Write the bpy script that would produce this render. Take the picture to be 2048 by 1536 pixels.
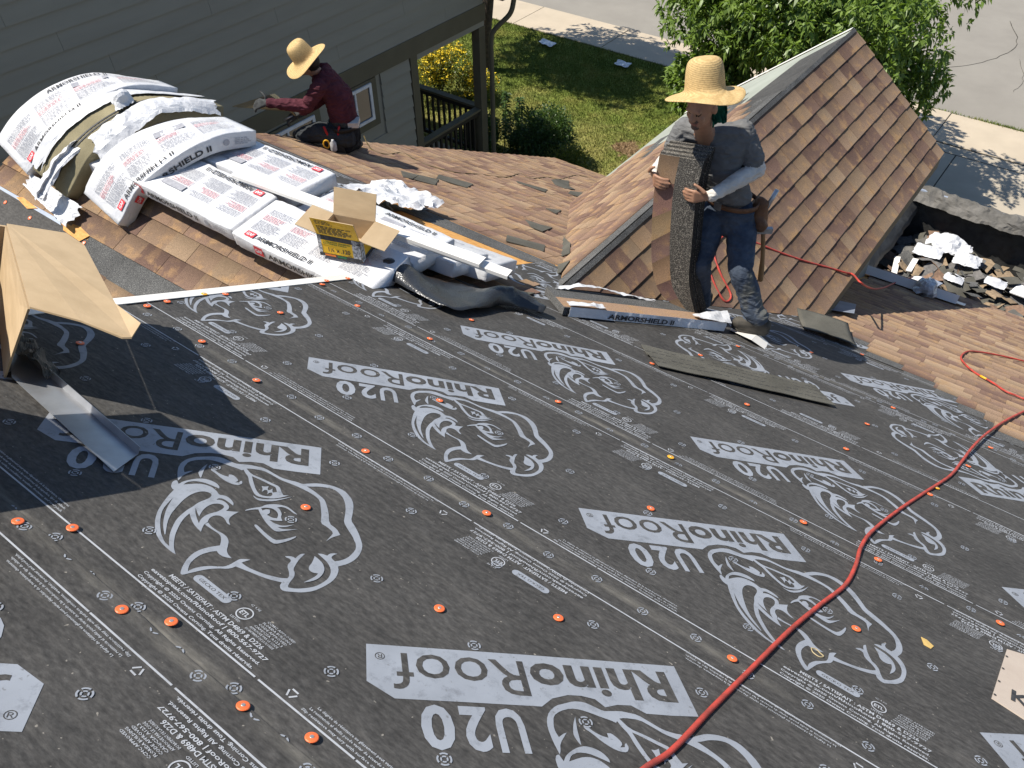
import bpy, bmesh, math, random
import numpy as np
from mathutils import Vector, Matrix, noise as mnoise

# measured points (metres; x along the street, y towards it, z up) and print outlines
DATA = {
  'CAM': {"lens":29.7736,"rot":[[0.805098,0.59309,-0.007869],[0.406275,-0.561072,-0.721207],[-0.432156,0.577445,-0.692675]]},
  'LOGO': [[[[0.4661,0.068],[0.4394,0.0856],[0.4118,0.109],[0.3979,0.1276],[0.3897,0.1505],[0.3909,0.178],[0.401,0.1991],[0.4113,0.2204],[0.428,0.237],[0.45,0.2433],[0.4731,0.2486],[0.4835,0.2603],[0.5,0.2794],[0.5135,0.2887],[0.5335,0.3013],[0.5645,0.3039],[0.593,0.306],[0.6169,0.3169],[0.631,0.3274],[0.65,0.3333],[0.6568,0.3508],[0.6703,0.3744],[0.6897,0.3923],[0.7105,0.4041],[0.7373,0.4098],[0.7636,0.4029],[0.7867,0.3915],[0.8082,0.3727],[0.8307,0.3453],[0.8517,0.3173],[0.8735,0.3078],[0.9014,0.2928],[0.9269,0.2753],[0.9456,0.2612],[0.9612,0.2411],[0.9731,0.2167],[0.9784,0.1927],[0.9781,0.1704],[0.9716,0.1462],[0.984,0.1358],[0.9969,0.1161],[1.0043,0.0938],[1.0063,0.0647],[1.0039,0.0345],[0.9925,0.0097],[0.9729,-0.0108],[0.9627,-0.0207],[0.9518,-0.0203],[0.9429,-0.0132],[0.9381,-0.0041],[0.932,0.0111],[0.9345,0.0166],[0.931,0.0257],[0.9186,0.0371],[0.9039,0.0456],[0.8953,0.0546],[0.89,0.0705],[0.8813,0.0735],[0.8742,0.0699],[0.8677,0.0707],[0.873,0.0791],[0.8801,0.0848],[0.8882,0.0854],[0.8843,0.0974],[0.883,0.1089],[0.8883,0.1165],[0.8963,0.0902],[0.9075,0.0674],[0.9171,0.0515],[0.9282,0.0462],[0.9396,0.0336],[0.9466,0.0153],[0.9552,-0.0004],[0.9603,-0.0031],[0.9739,0.0076],[0.986,0.0277],[0.994,0.0481],[0.9944,0.0723],[0.9913,0.0921],[0.9815,0.1114],[0.9674,0.1255],[0.9473,0.1359],[0.9282,0.1397],[0.9056,0.1424],[0.9125,0.1509],[0.9253,0.1556],[0.9228,0.1669],[0.9284,0.1767],[0.9343,0.1819],[0.9325,0.1681],[0.9372,0.1569],[0.9527,0.1544],[0.9591,0.17],[0.961,0.1905],[0.9546,0.2177],[0.9457,0.2376],[0.9276,0.2543],[0.9256,0.254],[0.9048,0.2676],[0.8783,0.2787],[0.846,0.2954],[0.8295,0.316],[0.8094,0.3404],[0.7869,0.3624],[0.7609,0.3804],[0.739,0.3878],[0.7172,0.3898],[0.6996,0.38],[0.6824,0.3625],[0.6717,0.3438],[0.6649,0.3358],[0.6822,0.3361],[0.706,0.3347],[0.7371,0.3307],[0.7535,0.3216],[0.7883,0.2966],[0.8287,0.2586],[0.8573,0.2577],[0.8816,0.2459],[0.877,0.2194],[0.8806,0.1956],[0.8722,0.2197],[0.8648,0.2386],[0.8373,0.2431],[0.8152,0.2409],[0.7911,0.268],[0.7662,0.2901],[0.7367,0.3154],[0.7125,0.3211],[0.6892,0.3198],[0.6596,0.3147],[0.6323,0.3074],[0.603,0.297],[0.5746,0.2948],[0.543,0.2907],[0.5163,0.2686],[0.5078,0.2553],[0.5098,0.2404],[0.497,0.2369],[0.4778,0.2286],[0.4573,0.2213],[0.4353,0.2113],[0.4182,0.1974],[0.4057,0.1723],[0.4027,0.1482],[0.4172,0.1243],[0.4282,0.1133],[0.4413,0.1062],[0.4433,0.1213],[0.4466,0.1299],[0.4522,0.0927],[0.4621,0.0781]]],[[[0.934,0.018],[0.9241,0.006],[0.9096,-0.0032],[0.8918,-0.0138],[0.8719,-0.0211],[0.8505,-0.0273],[0.8287,-0.0276],[0.8295,-0.0168],[0.8316,-0.0041],[0.823,-0.0113],[0.8154,-0.0221],[0.8169,-0.0362],[0.8192,-0.0521],[0.818,-0.0678],[0.808,-0.0803],[0.7973,-0.0921],[0.7895,-0.1061],[0.7846,-0.1221],[0.7842,-0.1348],[0.7855,-0.1417],[0.7757,-0.1335],[0.7644,-0.1196],[0.7563,-0.1007],[0.752,-0.0797],[0.7558,-0.0565],[0.7615,-0.0443],[0.7743,-0.0479],[0.7883,-0.0457],[0.8029,-0.0348],[0.7856,-0.0317],[0.7716,-0.0237],[0.7605,-0.0113],[0.7469,0.0024],[0.7319,0.0102],[0.7152,0.0115],[0.6981,0.0079],[0.6769,0.0073],[0.659,0.0119],[0.6598,0.0018],[0.6662,0.0002],[0.6847,0.0012],[0.7065,0.0029],[0.7198,0.0009],[0.7352,-0.0106],[0.7484,-0.0246],[0.7446,-0.0342],[0.7392,-0.0501],[0.7361,-0.0707],[0.7381,-0.0916],[0.7468,-0.1141],[0.7609,-0.1356],[0.7735,-0.1511],[0.7838,-0.1603],[0.7892,-0.1582],[0.793,-0.1415],[0.8001,-0.1143],[0.8058,-0.0988],[0.8168,-0.0805],[0.8281,-0.0677],[0.8316,-0.0567],[0.8318,-0.0471],[0.8497,-0.0409],[0.8736,-0.0327],[0.9,-0.0239],[0.921,-0.0133],[0.9381,-0.0022]]],[[[0.4718,0.0445],[0.4802,0.0366],[0.4907,0.0324],[0.4974,0.0327],[0.5108,0.0075],[0.5317,-0.0244],[0.5548,-0.0556],[0.5806,-0.0804],[0.6023,-0.0965],[0.6299,-0.1136],[0.6582,-0.1228],[0.6833,-0.1268],[0.7076,-0.1274],[0.7198,-0.1254],[0.6996,-0.1153],[0.6793,-0.1004],[0.658,-0.0816],[0.6384,-0.0591],[0.6211,-0.0364],[0.6101,-0.0165],[0.6037,-0.0006],[0.6276,-0.0128],[0.6465,-0.0204],[0.6647,-0.0242],[0.6808,-0.0264],[0.6707,-0.0153],[0.6596,-0.0007],[0.6566,0.0129],[0.6536,0.0152],[0.6448,0.0273],[0.6428,0.043],[0.6489,0.0524],[0.6604,0.0557],[0.6735,0.0523],[0.6877,0.0462],[0.6964,0.0479],[0.6797,0.0571],[0.6709,0.067],[0.6654,0.0824],[0.6626,0.1023],[0.6542,0.0917],[0.6418,0.0798],[0.6374,0.0925],[0.629,0.0994],[0.6154,0.1031],[0.6022,0.1026],[0.5929,0.0971],[0.5893,0.0918],[0.5866,0.1003],[0.5931,0.1081],[0.609,0.1101],[0.6326,0.1094],[0.625,0.1175],[0.6091,0.1231],[0.5917,0.1241],[0.5819,0.1189],[0.5743,0.112],[0.5569,0.1185],[0.5343,0.1196],[0.5168,0.1129],[0.5043,0.1006],[0.4964,0.0848],[0.4889,0.0671],[0.4838,0.0835],[0.4901,0.1023],[0.5073,0.1167],[0.5267,0.1237],[0.5511,0.1306],[0.5451,0.1373],[0.5276,0.1418],[0.5084,0.1382],[0.4922,0.1283],[0.4831,0.1131],[0.478,0.0933],[0.4767,0.0744],[0.4807,0.059],[0.465,0.0662],[0.4617,0.0607],[0.4657,0.0507]],[[0.5254,0.0105],[0.5369,-0.0114],[0.555,-0.0411],[0.579,-0.0647],[0.6087,-0.0868],[0.6352,-0.1033],[0.6414,-0.1061],[0.6677,-0.1172],[0.6865,-0.1182],[0.6694,-0.1066],[0.6477,-0.0885],[0.626,-0.0646],[0.6084,-0.042],[0.5968,-0.0183],[0.5876,0.0055],[0.5839,0.0238],[0.5761,0.0455],[0.5751,0.0641],[0.574,0.0829],[0.5662,0.0963],[0.5543,0.0983],[0.5412,0.0904],[0.5354,0.0731],[0.5374,0.0502],[0.5481,0.0213],[0.5655,-0.0104],[0.5818,-0.0373],[0.6038,-0.0631],[0.6442,-0.0979],[0.6431,-0.0995],[0.6285,-0.0913],[0.6081,-0.0783],[0.5851,-0.0594],[0.5594,-0.0343],[0.5405,-0.0106]],[[0.591,0.0271],[0.6083,0.013],[0.6286,0.0018],[0.6492,-0.008],[0.6378,0.0067],[0.631,0.0242],[0.6304,0.0422],[0.6336,0.0592],[0.6317,0.0733],[0.6273,0.086],[0.6173,0.0904],[0.6059,0.085],[0.5993,0.0721],[0.6009,0.0547],[0.6081,0.0367],[0.6175,0.0224],[0.6265,0.0103],[0.6109,0.017]]],[[[0.4373,0.1834],[0.4438,0.164],[0.4537,0.145],[0.4614,0.1344],[0.4772,0.126],[0.4861,0.1238],[0.4759,0.1354],[0.4591,0.154],[0.4472,0.1699]]],[[[0.4618,0.1767],[0.4667,0.17],[0.4864,0.1707],[0.5122,0.1674],[0.537,0.1686],[0.554,0.174],[0.5653,0.1842],[0.5621,0.1986],[0.5521,0.205],[0.5509,0.2001],[0.555,0.1927],[0.5483,0.1845],[0.5473,0.1971],[0.5365,0.2021],[0.5169,0.2045],[0.5091,0.1971],[0.5177,0.1881],[0.5048,0.1811],[0.4871,0.1779],[0.4705,0.1795]]],[[[0.5076,0.2471],[0.5257,0.2385],[0.5437,0.2332],[0.5688,0.2152],[0.5967,0.2001],[0.6225,0.1887],[0.6389,0.1917],[0.6614,0.2132],[0.6694,0.2347],[0.6734,0.2615],[0.6646,0.2503],[0.6501,0.2567],[0.627,0.2707],[0.6028,0.2652],[0.5679,0.2577],[0.5395,0.2488],[0.5093,0.2567]],[[0.5476,0.243],[0.5748,0.2252],[0.6076,0.2058],[0.6327,0.1992],[0.6502,0.2144],[0.6494,0.226],[0.6391,0.233],[0.6438,0.2466],[0.6253,0.2587],[0.6198,0.2591],[0.5936,0.2531],[0.566,0.2482]]],[[[0.5995,0.232],[0.6066,0.2373],[0.6102,0.2475],[0.6186,0.2357],[0.6259,0.2325],[0.6186,0.2268],[0.6216,0.2137],[0.6119,0.2249]]],[[[0.6241,0.2297],[0.6269,0.2372],[0.6244,0.2482],[0.6348,0.2379],[0.6409,0.2359],[0.6355,0.2273],[0.6384,0.2171],[0.631,0.2258]]],[[[0.6223,0.1825],[0.638,0.1818],[0.6531,0.1944],[0.6663,0.2154],[0.6762,0.2397],[0.6823,0.2658],[0.6803,0.2405],[0.6732,0.2092],[0.66,0.1883],[0.6479,0.1775],[0.6322,0.1783]]],[[[0.6647,0.1215],[0.6683,0.1432],[0.6762,0.1636],[0.6744,0.1801],[0.6817,0.1973],[0.6946,0.2119],[0.7112,0.2211],[0.7286,0.2207],[0.7481,0.2181],[0.7538,0.2162],[0.7414,0.2133],[0.725,0.2151],[0.711,0.2125],[0.7034,0.2062],[0.7003,0.1959],[0.7095,0.1964],[0.728,0.1872],[0.7397,0.1734],[0.7537,0.1661],[0.7462,0.1547],[0.7325,0.1416],[0.7493,0.1414],[0.7673,0.1484],[0.7753,0.1603],[0.7828,0.1792],[0.7795,0.1565],[0.7726,0.1437],[0.7671,0.138],[0.7778,0.139],[0.7913,0.1542],[0.8027,0.1737],[0.7919,0.1452],[0.7818,0.1228],[0.7714,0.1196],[0.7388,0.1256],[0.7061,0.1376],[0.6812,0.1498],[0.6739,0.1384],[0.668,0.1186]],[[0.6807,0.1597],[0.6854,0.1726],[0.6975,0.1833],[0.7148,0.1829],[0.7275,0.1758],[0.7377,0.1624],[0.7285,0.1536],[0.7117,0.1515],[0.7095,0.1641],[0.698,0.1732],[0.691,0.1677],[0.6902,0.1556]]],[[[0.7275,0.0986],[0.7331,0.1019],[0.7713,0.0951],[0.8046,0.0942],[0.8133,0.1069],[0.8188,0.1268],[0.8224,0.1489],[0.8265,0.1429],[0.8267,0.1195],[0.8216,0.0911],[0.8129,0.0807],[0.7797,0.0837],[0.733,0.0919]]],[[[0.9092,0.1283],[0.9229,0.1278],[0.9419,0.124],[0.9607,0.1119],[0.9721,0.0943],[0.978,0.0739],[0.9761,0.0553],[0.9677,0.0361],[0.9683,0.0567],[0.9675,0.0758],[0.9637,0.0869],[0.9535,0.0791],[0.9412,0.0786],[0.9314,0.088],[0.9249,0.1046],[0.9148,0.1207]]]],
  'BANNER': [[0.0005,-0.0003],[0.0766,-0.0809],[0.1471,-0.0728],[0.2586,0.0396],[0.3712,0.1516],[0.3744,0.1903],[0.393,0.2273],[0.4159,0.2502],[0.4429,0.2661],[0.471,0.2629],[0.4869,0.2919],[0.5102,0.3157],[0.5466,0.3213],[0.592,0.3641],[0.6384,0.4126],[0.5274,0.5264],[0.2515,0.2531]],
  'TR': [0.5274,0.5264],
  'CAPS': [[-1.582,0.262],[-1.5,0.331],[-1.202,0.264],[-1.114,0.311],[-0.846,0.275],[-0.707,0.313],[-1.276,0.784],[-0.788,0.753],[-0.577,0.948],[-0.97,1.163],[-1.406,1.119],[-1.932,0.629],[-2.385,0.832],[-2.263,1.173],[-1.934,1.142],[-2.623,1.278],[-2.604,1.188],[-2.63,1.532],[-2.396,1.61],[-2.618,2.021],[-2.651,2.076],[-2.652,2.206],[-2.582,2.321],[-2.355,1.986],[-1.955,2.017],[-1.53,1.597],[-1.291,2.029],[-2.039,2.402],[-0.664,1.631],[-0.264,2.047],[-0.0,2.046],[0.03,1.581],[-0.194,1.166],[-0.795,2.908],[-0.317,3.364],[-0.316,2.91],[0.165,3.389],[-1.294,2.883],[-1.215,3.313],[-1.16,3.745],[-0.856,4.248],[-0.633,4.689],[-0.269,3.812],[0.064,2.824],[0.235,3.828],[0.392,2.031],[-1.985,2.898]],
  'CAPSY': [[-2.653,1.453],[-0.785,2.037],[0.078,2.931]],
  'CAPSN': [[-5.416,1.858],[-5.127,1.851],[-4.745,1.891],[-4.586,1.879]],
  'HOSE': [[-0.223,0.612,-1.694],[-0.207,0.711,-1.743],[-0.185,0.794,-1.785],[-0.168,0.961,-1.869],[-0.144,1.164,-1.97],[-0.115,1.409,-2.092],[-0.083,1.602,-2.189],[-0.05,1.78,-2.278],[-0.051,1.936,-2.356],[-0.064,2.07,-2.423],[-0.058,2.235,-2.505],[-0.011,2.535,-2.656],[0.044,2.818,-2.797],[0.108,3.144,-2.96],[0.131,3.391,-3.084],[0.153,3.649,-3.194],[0.193,3.981,-3.361],[0.266,4.4,-3.57],[0.359,4.822,-3.781],[0.468,5.266,-4.003],[0.496,5.554,-4.147],[0.378,5.171,-3.955],[0.286,5.147,-3.944],[0.224,5.151,-3.945],[0.137,5.258,-3.999],[0.015,5.357,-4.049],[-0.067,5.507,-4.123],[-0.114,5.692,-4.216],[-0.096,5.982,-4.361],[-0.017,6.144,-4.442],[0.122,6.303,-4.521],[0.295,6.444,-4.592],[0.523,6.591,-4.666]],
  'HOSE2': [[-1.742,4.599,-3.474],[-1.649,4.546,-3.55],[-1.562,4.531,-3.621],[-1.561,4.622,-3.622],[-1.689,4.675,-3.517],[-1.798,4.77,-3.428],[-1.812,4.966,-3.416],[-1.745,5.091,-3.471],[-1.671,5.176,-3.532],[-1.511,5.354,-3.663],[-1.362,5.537,-3.785],[-1.214,5.74,-3.906],[-1.117,5.842,-3.968],[-1.063,5.888,-3.992],[-0.917,5.477,-3.758],[-0.949,6.269,-4.315],[-0.995,7.193,-4.896],[-1.029,8.121,-5.42],[-1.007,9.146,-5.958]],
  'CORD': [[-5.979,5.515,-4.15],[-5.628,5.222,-4.003],[-5.358,5.041,-3.913],[-5.257,5.111,-3.948],[-5.36,5.416,-4.1],[-5.027,5.299,-4.042],[-4.871,5.332,-4.058],[-4.724,5.446,-4.115],[-4.692,5.781,-4.283],[-4.619,6.092,-4.438],[-4.784,6.578,-4.681],[-4.62,6.533,-4.658],[-4.692,6.971,-4.877],[-4.63,7.132,-4.958],[-4.839,7.784,-5.284],[-4.774,7.971,-5.378]],
  'SCRAPS': [[[-4.669,4.672,-3.724],[-4.552,4.768,-3.772],[-4.429,4.56,-3.668],[-4.476,4.5,-3.638]],[[-4.553,4.777,-3.776],[-4.436,4.892,-3.834],[-4.262,4.649,-3.712],[-4.423,4.568,-3.672]],[[-4.599,5.077,-3.926],[-4.33,5.231,-4.004],[-4.209,4.997,-3.887],[-4.473,4.902,-3.839]],[[-4.482,6.098,-4.437],[-4.201,6.247,-4.512],[-4.123,6.088,-4.432],[-4.416,6.029,-4.402]],[[-4.615,7.033,-4.905],[-4.558,7.204,-4.99],[-4.357,6.891,-4.834],[-4.221,6.804,-4.79],[-4.259,6.664,-4.72],[-4.39,6.668,-4.722],[-4.581,6.882,-4.829]],[[-4.172,6.627,-4.702],[-4.112,6.783,-4.779],[-3.972,6.483,-4.629],[-4.083,6.452,-4.614]],[[-3.629,5.374,-4.075],[-3.571,5.54,-4.158],[-3.486,5.33,-4.053]],[[-3.366,4.695,-3.735],[-3.241,4.725,-3.75],[-3.16,4.783,-3.779],[-3.094,4.546,-3.661],[-3.197,4.542,-3.659]],[[-3.064,4.053,-3.414],[-2.935,4.124,-3.45],[-2.831,4.195,-3.486],[-2.728,4.021,-3.399],[-2.846,3.971,-3.373],[-2.964,3.905,-3.341]],[[-2.285,2.952,-2.864],[-2.176,3.134,-2.955],[-2.165,2.906,-2.841]]],
  'VPIECE': [[-3.055,4.579,-3.796],[-2.988,4.685,-3.741],[-2.728,4.375,-3.528],[-2.557,4.098,-3.388],[-2.726,4.107,-3.526],[-2.967,4.432,-3.724]],
  'VPIECE2': [[-2.624,3.85,-3.437],[-2.552,3.907,-3.379],[-2.424,3.89,-3.274],[-2.368,3.7,-3.228],[-2.416,3.674,-3.267]],
  'FLAPT': [[-2.624,2.392,-2.566],[-2.612,2.509,-2.624],[-2.503,2.595,-2.668],[-2.364,2.65,-2.695],[-2.247,2.73,-2.735],[-2.138,2.804,-2.772],[-2.069,2.888,-2.814],[-1.951,2.896,-2.818]],
  'FLAPB': [[-2.594,2.374,-2.567],[-2.467,2.374,-2.567],[-2.267,2.335,-2.547],[-2.111,2.353,-2.556],[-2.09,2.535,-2.647],[-2.092,2.7,-2.73],[-2.009,2.782,-2.771],[-1.922,2.835,-2.797]],
  'PAPER': [[-12.423,17.965,-8.8],[-11.95,17.911,-8.8],[-10.162,17.954,-8.8],[-9.762,17.953,-8.8]],
  'LPLATE': [[0.42,1.897,-2.345],[0.397,1.605,-2.199],[0.48,1.589,-2.19],[0.58,1.621,-2.206],[0.554,1.954,-2.373]],
  'LEAF': [[0.193,1.719,-2.253],[0.209,1.721,-2.255],[0.231,1.706,-2.247],[0.226,1.687,-2.237],[0.206,1.688,-2.238]],
  'TIE': [[-0.048,1.389,-2.088],[-0.036,1.396,-2.092],[-0.023,1.389,-2.088],[-0.012,1.383,-2.085],[-0.021,1.372,-2.08],[-0.039,1.375,-2.081]],
  'STRIPS': [[[-0.17,5.083,-3.938],[-0.091,5.022,-3.907],[-0.022,4.978,-3.885],[0.018,4.993,-3.893]],[[0.095,4.972,-3.882],[0.168,4.959,-3.875],[0.241,5.01,-3.901],[0.304,5.1,-3.946]]],
  'STKL': [[-1.881,3.899,-2.331],[-1.888,3.899,-2.521],[-1.876,3.9,-2.78],[-1.843,3.901,-3.054],[-1.761,3.903,-3.245],[-1.546,3.91,-3.338]],
  'STKR': [[-1.618,3.908,-2.293],[-1.631,3.908,-2.436],[-1.629,3.908,-2.562],[-1.611,3.908,-2.82],[-1.586,3.909,-3.097],[-1.498,3.912,-3.34]],
  'GBOX': [[-1.829,0.348,-1.574],[-2.102,0.603,-1.372]]
}
EXPOSURE = 0.5

scene = bpy.context.scene
for o in list(bpy.data.objects):
    bpy.data.objects.remove(o)
rad = math.radians
rng = random.Random(7)
nrg = np.random.default_rng(11)

# measured in metres, origin at the photographer's eye: X runs along the street (to the right),
# Y points at the street, Z is up.  The lawn is 8.8 m below the eye.
GROUND = -8.8

# ---------------------------------------------------------------- camera
cam_d = bpy.data.cameras.new('camera')
cam = bpy.data.objects.new('camera', cam_d)
scene.collection.objects.link(cam)
R_ = DATA['CAM']['rot']
cam_m = Matrix((( R_[0][0], -R_[1][0], -R_[2][0], 0),
                ( R_[0][1], -R_[1][1], -R_[2][1], 0),
                ( R_[0][2], -R_[1][2], -R_[2][2], 0),
                (0, 0, 0, 1)))
cam.matrix_world = cam_m
cam_d.sensor_width = 36.0
cam_d.lens = DATA['CAM']['lens']
cam_d.clip_start = 0.05
cam_d.clip_end = 1200
scene.camera = cam

# ---------------------------------------------------------------- sky and sun
SUN = Vector((-0.52, -0.33, 1.0)).normalized()          # towards the sun
world = bpy.data.worlds.new('World')
scene.world = world
world.use_nodes = True
wn = world.node_tree
sky = wn.nodes.new('ShaderNodeTexSky')
sky.sky_type = 'NISHITA'
sky.sun_disc = False
sky.sun_elevation = math.asin(SUN.z)
sky.sun_rotation = math.atan2(SUN.x, SUN.y)
sky.altitude = 1600
sky.dust_density = 0.6
bg = wn.nodes['Background']
bg.inputs['Strength'].default_value = 0.11
wn.links.new(sky.outputs[0], bg.inputs[0])
sun_d = bpy.data.lights.new('sun', 'SUN')
sun_d.energy = 5.0
sun_d.angle = rad(0.55)
sun_d.color = (1.0, 0.95, 0.87)
sun = bpy.data.objects.new('sun', sun_d)
scene.collection.objects.link(sun)
sun.rotation_euler = SUN.to_track_quat('Z', 'Y').to_euler()
scene.view_settings.view_transform = 'Standard'
scene.view_settings.look = 'None'
scene.view_settings.exposure = EXPOSURE
scene.view_settings.gamma = 1
scene.view_settings.use_curve_mapping = False

# ---------------------------------------------------------------- helpers
COL = scene.collection

def link(o, parent=None):
    COL.objects.link(o)
    if parent is not None:
        o.parent = parent
    return o

def tag(o, label=None, cat=None, group=None, kind=None):
    if label: o['label'] = label
    if cat: o['category'] = cat
    if group: o['group'] = group
    if kind: o['kind'] = kind
    return o

def empty(name, loc=(0, 0, 0), parent=None):
    o = bpy.data.objects.new(name, None)
    o.location = loc
    o.empty_display_size = 0.1
    link(o, parent)
    return o

def under(o, root):
    """parent o to root keeping o's world place (roots are plain translations)"""
    o.parent = root
    o.matrix_parent_inverse = Matrix.Translation(-Vector(root.location))
    return o

class MB:
    """collects faces; build() makes ONE mesh object"""
    def __init__(self):
        self.v = []; self.f = []; self.m = []; self.c = []; self.uv = []
    def add(self, verts, faces, m=0, col=None, uv=None):
        b = len(self.v)
        self.v.extend([tuple(p) for p in verts])
        for f in faces:
            self.f.append([b + i for i in f]); self.m.append(m)
            if col is not None: self.c.append(col)
            if uv is not None: self.uv.append([uv[i] for i in f])
        return self
    def quad(self, a, b, c, d, m=0):
        return self.add([a, b, c, d], [(0, 1, 2, 3)], m)
    def box(self, lo, hi, m=0):
        x0, y0, z0 = lo; x1, y1, z1 = hi
        v = [(x0,y0,z0),(x1,y0,z0),(x1,y1,z0),(x0,y1,z0),(x0,y0,z1),(x1,y0,z1),(x1,y1,z1),(x0,y1,z1)]
        return self.add(v, BOXF, m)
    def obox(self, c, ax, ay, az, m=0):
        """box round centre c with half-axis vectors"""
        c, ax, ay, az = Vector(c), Vector(ax), Vector(ay), Vector(az)
        v = [c + ax*i + ay*j + az*k for k in (-1, 1) for (i, j) in ((-1,-1),(1,-1),(1,1),(-1,1))]
        return self.add(v, BOXF, m)
    def slab(self, poly, t, n=None, m=0):
        """flat polygon thickened by t along its normal (upwards)"""
        P = [Vector(p) for p in poly]
        if n is None:
            n = Vector((0, 0, 0))
            for i in range(len(P)):
                a, b = P[i], P[(i+1) % len(P)]
                n += Vector(((a.y-b.y)*(a.z+b.z), (a.z-b.z)*(a.x+b.x), (a.x-b.x)*(a.y+b.y)))
            n.normalize()
            if n.z < 0: n = -n; P.reverse()
        n = Vector(n)
        k = len(P)
        v = P + [p + n*t for p in P]
        f = [tuple(range(k-1, -1, -1)), tuple(range(k, 2*k))] + [(i, (i+1) % k, k + (i+1) % k, k + i) for i in range(k)]
        return self.add(v, f, m)
    def tube(self, pts, r, seg=8, m=0, cap=True):
        P = [Vector(p) for p in pts]; n = len(P)
        rr = r if isinstance(r, (list, tuple)) else [r]*n
        up = Vector((0, 0, 1)); V = []; prev = None
        for i in range(n):
            t = (P[min(i+1, n-1)] - P[max(i-1, 0)])
            t = t.normalized() if t.length > 1e-9 else Vector((0, 0, 1))
            if prev is None:
                s = t.cross(up)
                if s.length < 1e-3: s = t.cross(Vector((1, 0, 0)))
            else:
                s = prev - t*prev.dot(t)
            s.normalize(); prev = s
            u = s.cross(t)
            for k in range(seg):
                a = 2*math.pi*k/seg
                V.append(P[i] + (s*math.cos(a) + u*math.sin(a))*rr[i])
        F = []
        for i in range(n-1):
            for k in range(seg):
                F.append((i*seg+k, i*seg+(k+1) % seg, (i+1)*seg+(k+1) % seg, (i+1)*seg+k))
        if cap:
            F.append(tuple(range(seg-1, -1, -1))); F.append(tuple(range((n-1)*seg, n*seg)))
        return self.add(V, F, m)
    def lathe(self, prof, c=(0, 0, 0), seg=24, m=0, ax=None):
        """profile of (radius, height) turned about +Z at c (or frame ax=(x,y,z))"""
        c = Vector(c); X, Y, Z = (Vector((1,0,0)), Vector((0,1,0)), Vector((0,0,1))) if ax is None else [Vector(a) for a in ax]
        V = []
        for r, h in prof:
            for k in range(seg):
                a = 2*math.pi*k/seg
                V.append(c + X*(r*math.cos(a)) + Y*(r*math.sin(a)) + Z*h)
        F = []
        for i in range(len(prof)-1):
            for k in range(seg):
                F.append((i*seg+k, i*seg+(k+1) % seg, (i+1)*seg+(k+1) % seg, (i+1)*seg+k))
        if prof[0][0] > 1e-6: F.append(tuple(range(seg-1, -1, -1)))
        if prof[-1][0] > 1e-6: F.append(tuple(range((len(prof)-1)*seg, len(prof)*seg)))
        return self.add(V, F, m)
    def build(self, name, mats, parent=None, smooth=False, loc=None):
        me = bpy.data.meshes.new(name)
        v = self.v
        if loc is not None:
            v = [(a-loc[0], b-loc[1], c-loc[2]) for a, b, c in v]
        me.from_pydata(v, [], self.f)
        if not isinstance(mats, (list, tuple)): mats = [mats]
        for mt in mats: me.materials.append(mt)
        if len(mats) > 1: me.polygons.foreach_set('material_index', self.m)
        if self.c:
            at = me.color_attributes.new('Col', 'FLOAT_COLOR', 'CORNER')
            buf = []
            for f, c in zip(self.f, self.c): buf.extend(list(c[:3])+[1.0] if False else (list(c[:3])+[1.0])*len(f))
            at.data.foreach_set('color', buf)
        if self.uv:
            ul = me.uv_layers.new(name='UVMap')
            ul.data.foreach_set('uv', [x for f in self.uv for p in f for x in p])
        if smooth: me.polygons.foreach_set('use_smooth', [True]*len(me.polygons))
        me.update()
        o = bpy.data.objects.new(name, me)
        if loc is not None: o.location = loc
        COL.objects.link(o)
        if parent is not None: under(o, parent)
        return o

BOXF = [(3,2,1,0),(4,5,6,7),(0,1,5,4),(1,2,6,5),(2,3,7,6),(3,0,4,7)]

def spline(pts, n=6):
    P = [np.array(p, float) for p in pts]; out = []
    for i in range(len(P)-1):
        p0 = P[max(i-1, 0)]; p1 = P[i]; p2 = P[i+1]; p3 = P[min(i+2, len(P)-1)]
        for k in range(n):
            t = k/n
            out.append(tuple(.5*((2*p1)+(-p0+p2)*t+(2*p0-5*p1+4*p2-p3)*t*t+(-p0+3*p1-3*p2+p3)*t**3)))
    out.append(tuple(P[-1]))
    return out

def nz(x, y=0., z=0.):
    return mnoise.noise(Vector((x, y, z)))

# ---------------------------------------------------------------- materials
def mk(name):
    m = bpy.data.materials.new(name); m.use_nodes = True
    nt = m.node_tree
    return m, nt, nt.nodes['Principled BSDF']

def node(nt, typ, **kw):
    n = nt.nodes.new(typ)
    for k, v in kw.items(): setattr(n, k, v)
    return n

def ntex(nt, scale, detail=4, rough=.55, coord='Object', stretch=None, dist=0.0):
    tc = node(nt, 'ShaderNodeTexCoord')
    src = tc.outputs[coord]
    if stretch:
        mp = node(nt, 'ShaderNodeMapping'); mp.inputs['Scale'].default_value = stretch
        nt.links.new(src, mp.inputs[0]); src = mp.outputs[0]
    t = node(nt, 'ShaderNodeTexNoise')
    t.inputs['Scale'].default_value = scale; t.inputs['Detail'].default_value = detail
    t.inputs['Roughness'].default_value = rough; t.inputs['Distortion'].default_value = dist
    nt.links.new(src, t.inputs['Vector'])
    return t.outputs['Fac']

def ramp(nt, fac, stops):
    r = node(nt, 'ShaderNodeValToRGB')
    e = r.color_ramp.elements
    while len(e) < len(stops): e.new(.5)
    for i, (p, c) in enumerate(stops):
        e[i].position = p; e[i].color = (c[0], c[1], c[2], 1) if hasattr(c, '__len__') else (c, c, c, 1)
    nt.links.new(fac, r.inputs[0])
    return r.outputs[0]

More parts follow.
